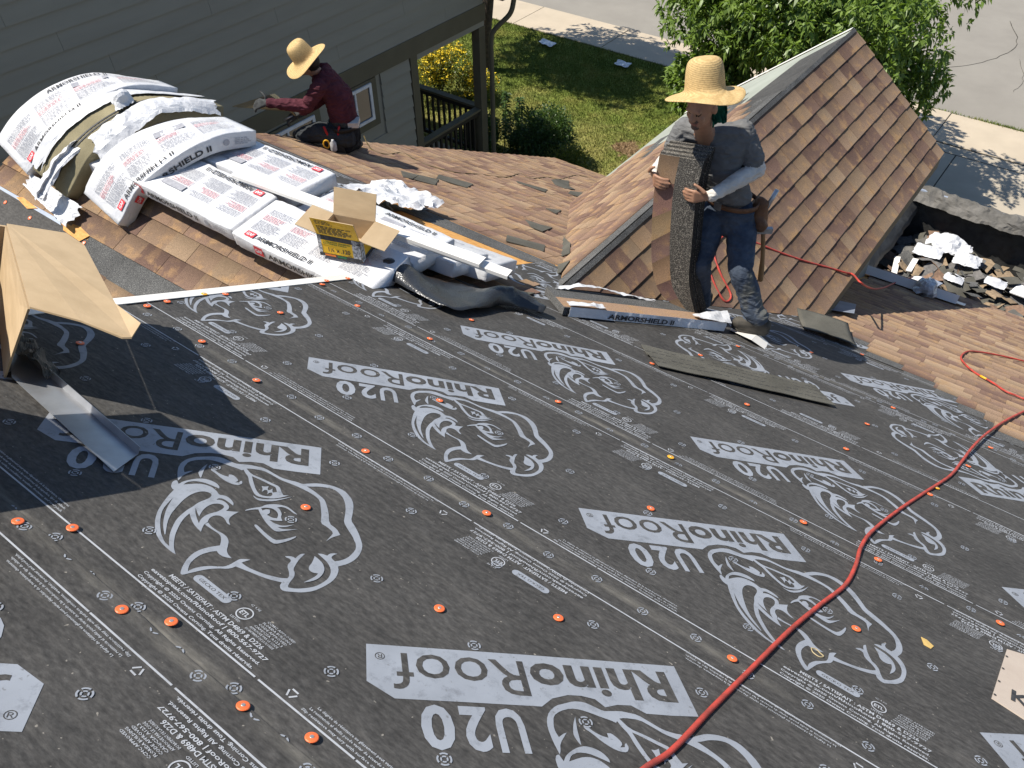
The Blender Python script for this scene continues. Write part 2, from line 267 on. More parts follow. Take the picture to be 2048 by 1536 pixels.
def mix(nt, fac, a, b, mode='MIX'):
    n = node(nt, 'ShaderNodeMix', data_type='RGBA', blend_type=mode)
    for sock, v in ((n.inputs[0], fac), (n.inputs[6], a), (n.inputs[7], b)):
        if isinstance(v, (int, float)): sock.default_value = v
        elif isinstance(v, (tuple, list)): sock.default_value = (v[0], v[1], v[2], 1)
        else: nt.links.new(v, sock)
    return n.outputs[2]

def bump(nt, bsdf, fac, strength, dist=.005):
    b = node(nt, 'ShaderNodeBump')
    b.inputs['Strength'].default_value = strength; b.inputs['Distance'].default_value = dist
    nt.links.new(fac, b.inputs['Height']); nt.links.new(b.outputs[0], bsdf.inputs['Normal'])
    return b

def pm(name, c1, c2=None, scale=8, detail=5, rough=.8, bs=None, bstr=.3, bdist=.004, metal=0, spec=.3, stretch=None, lo=.35, hi=.65, coord='Object'):
    m, nt, b = mk(name)
    b.inputs['Roughness'].default_value = rough; b.inputs['Metallic'].default_value = metal
    b.inputs['Specular IOR Level'].default_value = spec
    if c2 is None: c2 = tuple(x*.8 for x in c1)
    nt.links.new(ramp(nt, ntex(nt, scale, detail, stretch=stretch, coord=coord), [(lo, c2), (hi, c1)]), b.inputs['Base Color'])
    if bs: bump(nt, b, ntex(nt, bs, 5, stretch=stretch, coord=coord), bstr, bdist)
    return m

def shingle_mat(name, use_obj):
    m, nt, b = mk(name)
    b.inputs['Roughness'].default_value = .95; b.inputs['Specular IOR Level'].default_value = .15
    if use_obj:
        base = node(nt, 'ShaderNodeObjectInfo').outputs['Color']
    else:
        base = node(nt, 'ShaderNodeVertexColor', layer_name='Col').outputs['Color']
    uvn = node(nt, 'ShaderNodeUVMap', uv_map='UVMap')
    sep = node(nt, 'ShaderNodeSeparateXYZ'); nt.links.new(uvn.outputs[0], sep.inputs[0])
    # the printed shade band: granules darker at the head of each tab
    band = ramp(nt, sep.outputs['Y'], [(.0, .62), (.55, .95), (1.0, 1.12)])
    c = mix(nt, 1.0, base, band, 'MULTIPLY')
    geo = node(nt, 'ShaderNodeNewGeometry')
    def wn_(scale, detail, rough=.6):
        t = node(nt, 'ShaderNodeTexNoise'); t.inputs['Scale'].default_value = scale
        t.inputs['Detail'].default_value = detail; t.inputs['Roughness'].default_value = rough
        nt.links.new(geo.outputs['Position'], t.inputs['Vector']); return t.outputs['Fac']
    blot = ramp(nt, wn_(11, 3), [(.50, 0.0), (.68, 1.0)])
    gold = mix(nt, 1.0, blot, ramp(nt, sep.outputs['Y'], [(.2, .15), (.9, .75)]), 'MULTIPLY')
    c = mix(nt, gold, c, (.37, .225, .105))
    g = wn_(330, 3, .7)
    c = mix(nt, 1.0, c, ramp(nt, g, [(.30, .42), (.5, 1.0), (.70, 1.62)]), 'MULTIPLY')
    c = mix(nt, .35, c, ramp(nt, wn_(2.2, 4), [(.3, .8), (.7, 1.15)]), 'MULTIPLY')
    nt.links.new(c, b.inputs['Base Color'])
    bump(nt, b, g, .55, .0025)
    return m

def granule_mat(name, c1, c2, fleck, sc=280):
    m, nt, b = mk(name)
    b.inputs['Roughness'].default_value = .95; b.inputs['Specular IOR Level'].default_value = .2
    g = ntex(nt, sc, 3, .75)
    c = ramp(nt, g, [(.28, c2), (.52, c1), (.66, fleck)])
    c = mix(nt, 1.0, c, ramp(nt, ntex(nt, 5, 4), [(.3, .75), (.7, 1.2)]), 'MULTIPLY')
    nt.links.new(c, b.inputs['Base Color']); bump(nt, b, g, .7, .003)
    return m

MAT = {}
MAT['shingle_o'] = shingle_mat('shingle_granules', True)
MAT['shingle_c'] = shingle_mat('shingle_granules_field', False)
MAT['headlap'] = granule_mat('dark_headlap_granules', (.075, .075, .072), (.03, .03, .03), (.30, .29, .27))
MAT['scrap'] = granule_mat('shingle_back', (.098, .093, .076), (.065, .062, .05), (.15, .14, .115))
MAT['backing'] = granule_mat('olive_shingle_back', (.245, .21, .125), (.19, .165, .10), (.28, .25, .16))
MAT['stack_dark'] = granule_mat('coarse_dark_granules', (.075, .068, .058), (.03, .028, .026), (.42, .38, .31), 170)
MAT['black_edge'] = pm('asphalt_edges', (.012, .012, .012), (.004, .004, .004), 60, rough=.6)

def underlay_mat(name, base=(.052, .049, .045)):
    m, nt, b = mk(name)
    b.inputs['Roughness'].default_value = .72; b.inputs['Specular IOR Level'].default_value = .25
    f = ntex(nt, 42, 6, .7, stretch=(1, 2.2, 1))
    c = ramp(nt, f, [(.28, tuple(x*.55 for x in base)), (.5, base), (.74, tuple(x*1.7 for x in base))])
    c = mix(nt, 1.0, c, ramp(nt, ntex(nt, 3.2, 5, .65), [(.28, .78), (.72, 1.3)]), 'MULTIPLY')
    # dust and scuffs trodden into the sheet
    d = ramp(nt, ntex(nt, 7, 7, .7, stretch=(.5, 2.5, 1), dist=.6), [(.54, 0), (.78, .6)])
    c = mix(nt, d, c, (.12, .112, .10))
    sp = ramp(nt, ntex(nt, 95, 1, .4), [(.765, 0), (.80, 1)])
    c = mix(nt, sp, c, (.22, .20, .17))
    tc = node(nt, 'ShaderNodeTexCoord'); sx = node(nt, 'ShaderNodeSeparateXYZ'); nt.links.new(tc.outputs['Object'], sx.inputs[0])
    wob = node(nt, 'ShaderNodeMath', operation='MULTIPLY_ADD'); nt.links.new(ntex(nt, 1.6, 3), wob.inputs[0]); wob.inputs[1].default_value = .05; nt.links.new(sx.outputs['Y'], wob.inputs[2])
    bd = ramp(nt, wob.outputs[0], [(.035, 0), (.052, 1), (.062, .9), (.085, 0)])
    sc = mix(nt, 1.0, bd, ramp(nt, ntex(nt, 2.3, 4), [(.42, 0), (.62, .75)]), 'MULTIPLY')
    sc = mix(nt, 1.0, sc, ramp(nt, ntex(nt, 120, 3, .7, stretch=(.15, 1, 1)), [(.3, .2), (.65, 1)]), 'MULTIPLY')
    c = mix(nt, sc, c, (.20, .185, .155))
    nt.links.new(c, b.inputs['Base Color'])
    f2 = ntex(nt, 3.4, 4, .6, stretch=(.55, 1.6, 1))
    hm = node(nt, 'ShaderNodeMath', operation='MULTIPLY_ADD')
    nt.links.new(f2, hm.inputs[0]); hm.inputs[1].default_value = 16.0; nt.links.new(f, hm.inputs[2])
    bump(nt, b, hm.outputs[0], .35, .004)
    return m
MAT['underlay'] = underlay_mat('black_underlayment')

def print_mat(name, col):
    m, nt, b = mk(name)
    b.inputs['Roughness'].default_value = .7
    w = ramp(nt, ntex(nt, 26, 7, .72), [(.30, .45), (.47, 1.0)])
    c = mix(nt, w, tuple(x*.42 for x in col), col)
    c = mix(nt, 1.0, c, ramp(nt, ntex(nt, 6, 5), [(.3, .84), (.7, 1.1)]), 'MULTIPLY')
    sp = ramp(nt, ntex(nt, 70, 2, .5), [(.68, 0), (.75, .7)])
    c = mix(nt, sp, c, (.14, .14, .14))
    nt.links.new(c, b.inputs['Base Color'])
    return m
MAT['print'] = print_mat('grey_print', (.265, .283, .312))
MAT['print_line'] = print_mat('white_print', (.40, .41, .425))

MAT['osb'] = pm('osb_board', (.62, .33, .10), (.44, .20, .05), 22, 6, .75, bs=40, bstr=.25, stretch=(1, 2.5, 1), lo=.3, hi=.6)
MAT['osb_dull'] = pm('osb_deck', (.50, .28, .10), (.36, .18, .06), 22, 6, .8, stretch=(1, 2.5, 1))
MAT['white_metal'] = pm('white_painted_metal', (.80, .775, .72), (.72, .69, .63), 4, rough=.45, spec=.4)
MAT['grey_metal'] = pm('grey_galvanised_metal', (.40, .41, .43), (.30, .31, .325), 9, rough=.36, metal=.55, bs=5, bstr=.12, bdist=.01)
MAT['dull_metal'] = pm('dull_grey_metal', (.30, .34, .40), (.24, .27, .33), 9, rough=.5, metal=.3)
MAT['cap'] = pm('orange_plastic', (.86, .17, .045), (.72, .13, .035), 30, rough=.45, spec=.5)
MAT['cap_y'] = pm('yellow_plastic', (.85, .42, .02), (.75, .34, .02), 30, rough=.45, spec=.5)
MAT['nail'] = pm('nail_steel', (.55, .5, .45), rough=.4, metal=.7)
MAT['hose'] = pm('red_rubber', (.52, .062, .042), (.30, .05, .036), 26, 7, rough=.55, spec=.35, bs=60, bstr=.2)
MAT['cord'] = pm('olive_cord', (.10, .075, .025), (.07, .05, .02), 30, rough=.6)

def wrap_mat():
    m, nt, b = mk('white_plastic_wrap')
    b.inputs['Roughness'].default_value = .38; b.inputs['Specular IOR Level'].default_value = .45
    c = ramp(nt, ntex(nt, 6, 6), [(.3, (.50, .50, .51)), (.6, (.63, .63, .63))])
    nt.links.new(c, b.inputs['Base Color'])
    h = ntex(nt, 14, 6, .6, dist=1.2)
    bump(nt, b, h, .55, .012)
    return m
MAT['wrap'] = wrap_mat()
MAT['ink'] = pm('black_ink', (.03, .03, .032), (.05, .05, .052), 60, rough=.6)
MAT['grey_ink'] = pm('grey_ink', (.27, .27, .29), (.36, .36, .38), 60, rough=.6)
MAT['red_ink'] = pm('red_ink', (.62, .04, .05), (.55, .05, .06), 60, rough=.5)
MAT['pink_ink'] = pm('pink_ink', (.52, .20, .21), (.56, .32, .32), 60, rough=.6)
MAT['white_ink'] = pm('white_ink', (.8, .8, .8), rough=.6)
MAT['cardboard'] = pm('cardboard', (.47, .345, .205), (.40, .29, .168), 7, 6, .85, bs=60, bstr=.12, stretch=(1, 1, 4))
MAT['cardboard_edge'] = pm('cardboard_edge', (.36, .23, .12), (.2, .13, .07), 90, rough=.9)
MAT['yellow_card'] = pm('yellow_printed_card', (.78, .46, .02), (.70, .40, .02), 6, rough=.55)
MAT['green_ink'] = pm('green_ink', (.02, .14, .05), rough=.6)
MAT['orange_ink'] = pm('orange_ink', (.75, .2, .03), rough=.6)
MAT['tread'] = pm('diamond_plate_print', (.5, .5, .5), (.22, .22, .22), 70, 1, .55, lo=.47, hi=.53)

def rock():
    pass
MAT['lawn'] = None
def lawn_mat(name, blades):
    m, nt, b = mk(name)
    b.inputs['Roughness'].default_value = .9 if not blades else .7
    b.inputs['Specular IOR Level'].default_value = .15
    geo = node(nt, 'ShaderNodeNewGeometry')
    def n_(scale, detail=5, dist=0.):
        t = node(nt, 'ShaderNodeTexNoise'); t.inputs['Scale'].default_value = scale; t.inputs['Detail'].default_value = detail
        t.inputs['Distortion'].default_value = dist
        nt.links.new(geo.outputs['Position'], t.inputs['Vector']); return t.outputs['Fac']
    g = ramp(nt, n_(1.7, 6), [(.25, (.090, .130, .022)), (.5, (.150, .185, .036)), (.72, (.235, .230, .058))])
    # drier turf near the houses, greener towards the sidewalk
    sep = node(nt, 'ShaderNodeSeparateXYZ'); nt.links.new(geo.outputs['Position'], sep.inputs[0])
    mr = node(nt, 'ShaderNodeMapRange'); mr.inputs[1].default_value = 12.0; mr.inputs[2].default_value = 17.0
    nt.links.new(sep.outputs['Y'], mr.inputs[0])
    w = node(nt, 'ShaderNodeMath', operation='MULTIPLY_ADD'); nt.links.new(n_(1.1, 5, .8), w.inputs[0]); w.inputs[1].default_value = -1.7
    w.inputs[2].default_value = 1.62
    w2 = node(nt, 'ShaderNodeMath', operation='SUBTRACT', use_clamp=True); nt.links.new(w.outputs[0], w2.inputs[0]); nt.links.new(mr.outputs[0], w2.inputs[1])
    c = mix(nt, w2.outputs[0], g, ramp(nt, n_(9, 5), [(.3, (.275, .235, .075)), (.7, (.39, .325, .13))]))
    c = mix(nt, 1.0, c, ramp(nt, n_(38, 4), [(.3, .55), (.7, 1.35)]), 'MULTIPLY')
    # two scorched patches of bare thatch
    for px_, py_, r_ in ((-7.75, 14.55, .42), (-7.2, 14.25, .45)):
        vd = node(nt, 'ShaderNodeVectorMath', operation='DISTANCE'); nt.links.new(geo.outputs['Position'], vd.inputs[0])
        vd.inputs[1].default_value = (px_, py_, GROUND)
        s = node(nt, 'ShaderNodeMath', operation='MULTIPLY_ADD'); nt.links.new(n_(6, 5), s.inputs[0]); s.inputs[1].default_value = .9; nt.links.new(vd.outputs['Value'], s.inputs[2])
        fac = ramp(nt, s.outputs[0], [(min(.95, r_ + .28), .85), (min(.99, r_ + .42), 0)])
        c = mix(nt, fac, c, (.27, .17, .10))
    nt.links.new(c, b.inputs['Base Color'])
    if not blades: bump(nt, b, n_(30, 5), .8, .03)
    else: b.inputs['Subsurface Weight'].default_value = 0.0
    return m
MAT['lawn'] = lawn_mat('lawn_turf', False)
MAT['blade'] = lawn_mat('grass_blades', True)
MAT['street'] = pm('weathered_asphalt', (.255, .235, .20), (.215, .197, .168), 1.1, 8, .9, bs=120, bstr=.3, bdist=.003, lo=.3, hi=.7)
MAT['concrete'] = pm('sidewalk_concrete', (.46, .385, .285), (.395, .33, .245), 1.6, 8, .9, bs=90, bstr=.25, bdist=.003, lo=.3, hi=.7)
MAT['drive'] = pm('driveway_concrete', (.40, .345, .265), (.34, .295, .225), 1.3, 8, .9, bs=90, bstr=.25, bdist=.003)
MAT['joint'] = pm('joint_dirt', (.05, .045, .035), rough=.95)
MAT['soil'] = pm('soil', (.14, .10, .07), (.08, .055, .04), 12, rough=.95, bs=30, bstr=.6, bdist=.03)
MAT['siding'] = pm('grey_green_siding', (.275, .262, .212), (.25, .238, .192), 3, 6, .7, bs=26, bstr=.15, stretch=(1, .3, 2))
MAT['trim'] = pm('dark_olive_trim', (.118, .105, .068), (.105, .092, .06), 4, rough=.65)
MAT['rail'] = pm('near_black_rail', (.024, .021, .018), rough=.6)
MAT['white_vinyl'] = pm('white_vinyl', (.72, .72, .72), rough=.4)
MAT['black_tarp'] = pm('black_liner', (.022, .022, .021), (.05, .05, .048), 9, 7, .55, bs=9, bstr=.4, bdist=.03, lo=.4, hi=.75)
MAT['tarp'] = pm('dusty_grey_tarp', (.15, .14, .125), (.085, .08, .07), 5, 7, .8, bs=12, bstr=.4, bdist=.02)
MAT['membrane'] = None
def membrane_mat():
    m, nt, b = mk('black_woven_membrane')
    b.inputs['Roughness'].default_value = .32; b.inputs['Specular IOR Level'].default_value = .6
    b.inputs['Base Color'].default_value = (.022, .023, .024, 1)
    tc = node(nt, 'ShaderNodeTexCoord')
    v = node(nt, 'ShaderNodeTexVoronoi'); v.inputs['Scale'].default_value = 120
    nt.links.new(tc.outputs['Object'], v.inputs['Vector'])
    bump(nt, b, v.outputs['Distance'], .5, .003)
    return m
MAT['membrane'] = membrane_mat()
MAT['green_under'] = pm('grey_green_ice_shield', (.33, .345, .29), (.27, .285, .235), 3, 6, .6, bs=30, bstr=.1)
MAT['clear'] = pm('crumpled_clear_plastic', (.55, .55, .55), (.3, .3, .3), 30, rough=.2, spec=.6)

def leaf_mat(name, ca, cb, cc):
    m, nt, b = mk(name)
    b.inputs['Roughness'].default_value = .42; b.inputs['Specular IOR Level'].default_value = .4
    geo = node(nt, 'ShaderNodeNewGeometry')
    c = ramp(nt, geo.outputs['Random Per Island'], [(.0, ca), (.5, cb), (1.0, cc)])
    nt.links.new(c, b.inputs['Base Color'])
    tr = node(nt, 'ShaderNodeBsdfTranslucent')
    nt.links.new(mix(nt, 1.0, c, (1.2, 1.35, .5), 'MULTIPLY'), tr.inputs[0])
    ms = node(nt, 'ShaderNodeMixShader'); ms.inputs[0].default_value = .3
    out = nt.nodes['Material Output']
    nt.links.new(b.outputs[0], ms.inputs[1]); nt.links.new(tr.outputs[0], ms.inputs[2]); nt.links.new(ms.outputs[0], out.inputs[0])
    return m
MAT['leaf'] = leaf_mat('tree_leaves', (.095, .150, .026), (.145, .220, .040), (.21, .295, .065))
MAT['shrub'] = leaf_mat('shrub_leaves', (.030, .060, .014), (.05, .092, .02), (.085, .14, .035))
MAT['yleaf'] = leaf_mat('bush_leaves', (.09, .12, .02), (.14, .17, .03), (.22, .22, .04))
MAT['petal'] = pm('yellow_petals', (.70, .52, .02), (.60, .42, .02), 20, rough=.6)
MAT['bark'] = pm('bark', (.10, .075, .055), (.05, .038, .03), 14, rough=.95, bs=20, bstr=.8, bdist=.02)

# ================================================================ the setting
PMA = math.atan(.5); CM, SM = math.cos(PMA), math.sin(PMA)
GT = .82; GN = math.hypot(1, GT); CG, SG = 1/GN, GT/GN
RX, RZ = -2.2, -3.11              # ridge of the cross gable
NY, NZR = 2.42, -2.61             # ridge of the low wing

def frame(O, a, d, n):
    return Vector(O), Vector(a), Vector(d), Vector(n)
FM = frame((0, 0, -1.4), (1, 0, 0), (0, CM, -SM), (0, SM, CM))
FN = frame((0, NY, NZR), (-1, 0, 0), (0, -CM, -SM), (0, -SM, CM))
FGR = frame((RX, 0, RZ), (0, -1, 0), (CG, 0, -SG), (SG, 0, CG))
FGL = frame((RX, 0, RZ), (0, 1, 0), (-CG, 0, -SG), (-SG, 0, CG))
def at(F, a, d, h=0.): return F[0] + F[1]*a + F[2]*d + F[3]*h
def mz(y): return -1.4 - .5*y

# ---- ground, street, sidewalk, driveway
g = MB(); g.quad((-300, -300, GROUND-.02), (300, -300, GROUND-.02), (300, 300, GROUND-.02), (-300, 300, GROUND-.02))
tag(g.build('ground', MAT['soil']), kind='structure')
g = MB(); g.quad((-45, 8.5, GROUND), (-4.6, 8.5, GROUND), (-4.6, 18.58, GROUND), (-45, 18.58, GROUND))
tag(g.build('lawn', MAT['lawn']), 'sunlit lawn with dry straw coloured patches between house and sidewalk', 'lawn', kind='structure')
g = MB(); g.quad((-60, 20.12, GROUND-.01), (60, 20.12, GROUND-.01), (60, 34, GROUND-.01), (-60, 34, GROUND-.01))
street = tag(g.build('street', MAT['street']), kind='structure')
# thin cracks in the asphalt
def crack(pts, w, name='crack'):
    P = spline([(x + rng.uniform(-.05, .05), y + rng.uniform(-.05, .05), 0) for x, y in pts], 7)
    P = [(x + .05*nz(i*.9, 3.), y + .05*nz(i*.9, 7.)) for i, (x, y, z) in enumerate(P)]
    b = MB()
    for i in range(len(P)-1):
        (x0, y0), (x1, y1) = P[i], P[i+1]
        dx, dy = x1-x0, y1-y0; l = math.hypot(dx, dy) or 1
        ww = w*(.5 + .7*abs(nz(i*.4)))
        nx, ny = -dy/l*ww, dx/l*ww
        b.quad((x0-nx, y0-ny, GROUND-.004), (x1-nx, y1-ny, GROUND-.004), (x1+nx, y1+ny, GROUND-.004), (x0+nx, y0+ny, GROUND-.004))
    return b.build(name, MAT['joint'], street)
crack([(-3.0, 26.5), (-2.5, 25.0), (-2.7, 23.8), (-3.2, 22.8), (-4.0, 22.2), (-4.8, 21.9)], .012)
crack([(-2.2, 24), (-1.8, 22.8), (-1.9, 22.0)], .006)
g = MB(); g.box((-60, 18.60, GROUND-.12), (60, 20.10, GROUND-.004))
walk = tag(g.build('sidewalk', MAT['joint']), kind='structure')
x = -27.56
slabm = {}
for i in range(11):
    b = MB(); x0, x1 = x + .008, x + 2.76 - .008
    b.box((x0, 18.62, GROUND-.08), (x1, 20.08, GROUND+.012 + .004*(i % 3)))
    o = b.build('slab', MAT['concrete'], walk); x += 2.76
    md = o.modifiers.new('bevel', 'BEVEL'); md.width = .012; md.segments = 2
g = MB(); g.box((-4.6, 8.5, GROUND-.12), (9, 18.57, GROUND-.004))
drive = tag(g.build('driveway', MAT['joint']), kind='structure')
for i in range(4):
    for j in range(3):
        b = MB(); xa = -4.86 + 2.76*i; ya = 18.22 - 3.2*(j+1)
        b.box((max(xa, -4.6) + .01, ya + .01, GROUND-.08), (xa + 2.75, ya + 3.19, GROUND + .006))
        o = b.build('slab', MAT['drive'], drive)
        md = o.modifiers.new('bevel', 'BEVEL'); md.width = .012; md.segments = 2
g = MB(); g.box((-4.6, 18.235, GROUND-.08), (9, 18.56, GROUND+.006))
g.build('apron_strip', MAT['drive'], drive)

# ---------------------------------------------------------------- neighbour's house
nb = empty('neighbour_house', (-12, 6, GROUND))
tag(nb, 'grey green lap sided house with a railed front porch next door', 'house')
WX = -8.8
ROOFZ = lambda y: -4.74 + (11.5-y)*.5        # gable roof line, ridge parallel to the street
g = MB()
g.box((-17.5, -6, GROUND), (WX-.02, 9.40, -5.16))
pr = [(-6, -5.159), (11.08, -5.159), (11.08, ROOFZ(11.08)), (2.6, ROOFZ(2.6)), (-6, ROOFZ(2.6)-4.3)]
g.add([(WX-.02, y, z) for y, z in pr] + [(-17.5, y, z) for y, z in pr], [(0, 1, 2, 3, 4), (9, 8, 7, 6, 5)] + [(i, 5+i, 5+(i+1) % 5, (i+1) % 5) for i in range(5)])
core = g.build('wall', MAT['siding'], nb)
def sboard(y0, y1, z0, z1):
    """one lap board, its butt 14 mm proud"""
    b = MB()
    v = [(WX-.018, y0, z1), (WX-.018, y1, z1), (WX-.004, y1, z1), (WX-.004, y0, z1),
         (WX-.018, y0, z0), (WX-.018, y1, z0), (WX+.018, y1, z0), (WX+.018, y0, z0)]
    b.add(v, [(0,1,2,3), (7,6,5,4), (3,2,6,7), (0,3,7,4), (2,1,5,6)])
    return b.build('siding_board', MAT['siding'], core)
ex = .192
zz = -5.03; row = 0
while zz < -.9:
    yy = 1.5 + (row*1.37) % 3.2 - 6; 
    ymx = min(11.06, 11.5 - (zz + ex + 4.74)*2)
    while yy < ymx:
        y1 = min(yy + 3.66, ymx)
        if y1 > -1.5 and y1 - max(yy, -6) > .05: sboard(max(yy, -1.5)+.0015, y1-.0015, zz, zz+ex-.006)
        yy += 3.66
    zz += ex; row += 1
zz = -5.30 - ex; row = 0
while zz > GROUND + .3:
    yy = -6 + (row*1.1) % 2.4
    for ya, yb in ((3.2, 5.42), (5.58, 5.9), (8.60, 9.24)):
        if zz < -6.4 and ya == 5.58: yb = 9.24
        if zz < -6.4 and ya == 8.60: continue
        sboard(ya+.0015, yb-.0015, zz, zz+ex-.006)
    zz -= ex; row += 1
g = MB(); g.box((WX+.0, -1.5, -5.30), (WX+.03, 11.10, -5.03)); g.build('band_board', MAT['trim'], nb)
g = MB(); g.box((WX-.25, 9.43, -5.40), (WX-.002, 11.10, -5.302)); g.box((WX-3.2, 10.9, -5.40), (WX-.26, 11.10, -5.20)); g.build('porch_beam', MAT['siding'], nb)
g = MB(); g.box((WX-.08, 9.25, GROUND), (WX+.025, 9.40, -5.303)); g.build('corner_board', MAT['trim'], nb)
# windows under the band
def window(y0, y1, z0, z1, tr):
    w = MB(); w.box((WX-.012, y0-tr, z0-tr), (WX+.022, y1+tr, z1+(tr if z1 < -5.45 else .045)))
    w_ = w.build('window', MAT['trim'], nb)
    f = MB(); fw = .045
    for a, b_ in (((y0, z0), (y1, z0+fw)), ((y0, z1-fw), (y1, z1)), ((y0, z0+fw), (y0+fw, z1-fw)), ((y1-fw, z0+fw), (y1, z1-fw)), (((y0+y1)/2-.012, z0+fw), ((y0+y1)/2+.012, z1-fw)), ((y0+fw, (z0+z1)/2-.012), ((y0+y1)/2-.013, (z0+z1)/2+.012))):
        f.box((WX+.0225, a[0], a[1]), (WX+.045, b_[0], b_[1]))
    f.build('window_frame', MAT['white_vinyl'], w_)
    p = MB(); p.quad((WX+.0245, y0+fw, z0+fw), (WX+.0245, y1-fw, z0+fw), (WX+.0245, y1-fw, z1-fw), (WX+.0245, y0+fw, z1-fw))
    p.build('pane', MAT['glass'], w_)
mg, nt_, b_ = mk('window_glass'); b_.inputs['Base Color'].default_value = (.02, .024, .026, 1); b_.inputs['Roughness'].default_value = .04; b_.inputs['Specular IOR Level'].default_value = .9
MAT['glass'] = mg
window(7.68, 8.36, -5.92, -5.36, .12)
window(6.22, 7.22, -6.15, -5.40, .12)
window(4.75, 5.30, -5.95, -5.42, .1)
# porch: post, rails, balusters, floor, downspout, eave
g = MB(); g.box((WX-.16, 10.96, GROUND), (WX-.0, 11.12, -5.404)); g.build('porch_post', MAT['trim'], nb)
g = MB(); g.box((WX-3.0, 9.42, GROUND), (WX-.1, 11.0, -7.78)); g.build('porch_floor', MAT['concrete'], nb)
def railing(p0, p1, name='railing'):
    p0, p1 = Vector(p0), Vector(p1); d = (p1-p0); L = d.length; t = d.normalized(); s = t.cross(Vector((0, 0, 1)))
    b = MB(); c = (p0+p1)/2
    b.obox(c + Vector((0, 0, -.02)), d/2, s*.065, Vector((0, 0, .02)))
    r = b.build(name, MAT['trim'], nb)
    b = MB(); b.obox(c + Vector((0, 0, -.085)), d/2, s*.03, Vector((0, 0, .042))); b.build('under_rail', MAT['rail'], r)
    b = MB(); b.obox(c + Vector((0, 0, -.86)), d/2, s*.03, Vector((0, 0, .03))); b.build('bottom_rail', MAT['rail'], r)
    n = int(L/.125)
    for i in range(1, n):
        q = p0 + t*(L*i/n)
        b = MB(); b.box((q.x-.018, q.y-.018, q.z-.83), (q.x+.018, q.y+.018, q.z-.128)); b.build('baluster', MAT['rail'], r)
railing((WX-.08, 9.42, -6.80), (WX-.08, 10.95, -6.80))
railing((WX-2.9, 11.04, -6.80), (WX-.17, 11.04, -6.80))
g = MB(); g.box((-18, 11.09, -4.93), (WX+.40, 11.62, -4.83)); g.build('eave', MAT['trim'], nb)
g = MB(); g.box((-18, 11.63, -5.0), (WX+.42, 11.75, -4.88)); g.build('gutter', MAT['trim'], nb)
g = MB(); g.tube(spline([(WX+.34, 11.46, -4.95), (WX+.34, 11.46, -5.05), (WX+.3, 11.40, -5.25), (WX+.1, 11.24, -5.5), (WX+.06, 11.20, -5.7), (WX+.06, 11.20, -6.3), (WX+.06, 11.20, GROUND+.1)], 5), .042, 10); g.build('downspout', MAT['trim'], nb, smooth=True)
g = MB()
for ya, yb in ((11.75, 2.6), (-6.6, 2.6)):
    za = ROOFZ(11.75) if ya > 0 else ROOFZ(2.6)-4.6
    g.slab([(-18, ya, za+.04), (WX+.42, ya, za+.04), (WX+.42, yb, ROOFZ(2.6)+.04), (-18, yb, ROOFZ(2.6)+.04)], .05)
g.build('roof', MAT['headlap'], nb)

# ---------------------------------------------------------------- the house being roofed
house = empty('house', (-1.5, 4.5, GROUND))
tag(house, 'house being reroofed, half brown shingles and half printed black underlayment', 'house')
g = MB()
g.box((-5.35, 3.0, GROUND), (2.3, 8.45, -6.05))
g.box((-5.35, .3, GROUND), (2.3, 3.0, -4.4))
g.box((-3.45, 5.4, -6.05), (-1.35, 8.0, -4.75))
g.box((-2.3, -2.6, GROUND), (2.3, .3, -3.3))
g.build('wall', MAT['siding'], house)
# deck of the main slope (and the wing's far slope, which is one plane with it)
g = MB(); t = -.03
def deckpoly(F, poly, name, mat, parent):
    b = MB(); b.slab([at(F, a, d, 0) - F[3]*.03 for a, d in poly], .03, F[3]); return b.build(name, mat, parent)
sY = lambda y: y/CM
main_roof = deckpoly(FM, [(-2.67, sY(-1.3)), (2.7, sY(-1.3)), (2.7, sY(8.92)), (-1.4, sY(8.92)), (-1.4, sY(8.2)), (-3.5, sY(8.2)), (-3.5, sY(8.6)), (-5.68, sY(8.6)), (-5.68, sY(2.42)), (-2.67, sY(2.42))], 'main_roof', MAT['osb'], house)
back = MB(); back.slab([(-2.67, -1.3, mz(-1.3)-.04), (2.7, -1.3, mz(-1.3)-.04), (2.7, -4.5, mz(-1.3)-1.64), (-2.67, -4.5, mz(-1.3)-1.64)], .03); back.build('back_slope', MAT['headlap'], house)
wing_roof = deckpoly(FN, [(2.60, 0), (5.68, 0), (5.68, 1.9), (2.60, 1.9)], 'wing_roof', MAT['osb_dull'], house)
DR = 1.12/CG; DL = 1.55/CG; GF = 8.32
gable_roof = MB()
gable_roof.slab([at(FGR, a, d) - FGR[3]*.03 for a, d in [(-GF, 0), (-3.40, 0), (-(3.40+2*DR*SG), DR), (-GF, DR)]], .028, FGR[3])
gable_roof.slab([at(FGL, a, d) - FGL[3]*.03 for a, d in [(3.40, 0.002), (GF, 0.002), (GF, DL), (3.40+2*DL*SG, DL)]], .028, FGL[3])
gable_roof = gable_roof.build('gable_roof', MAT['osb_dull'], house)
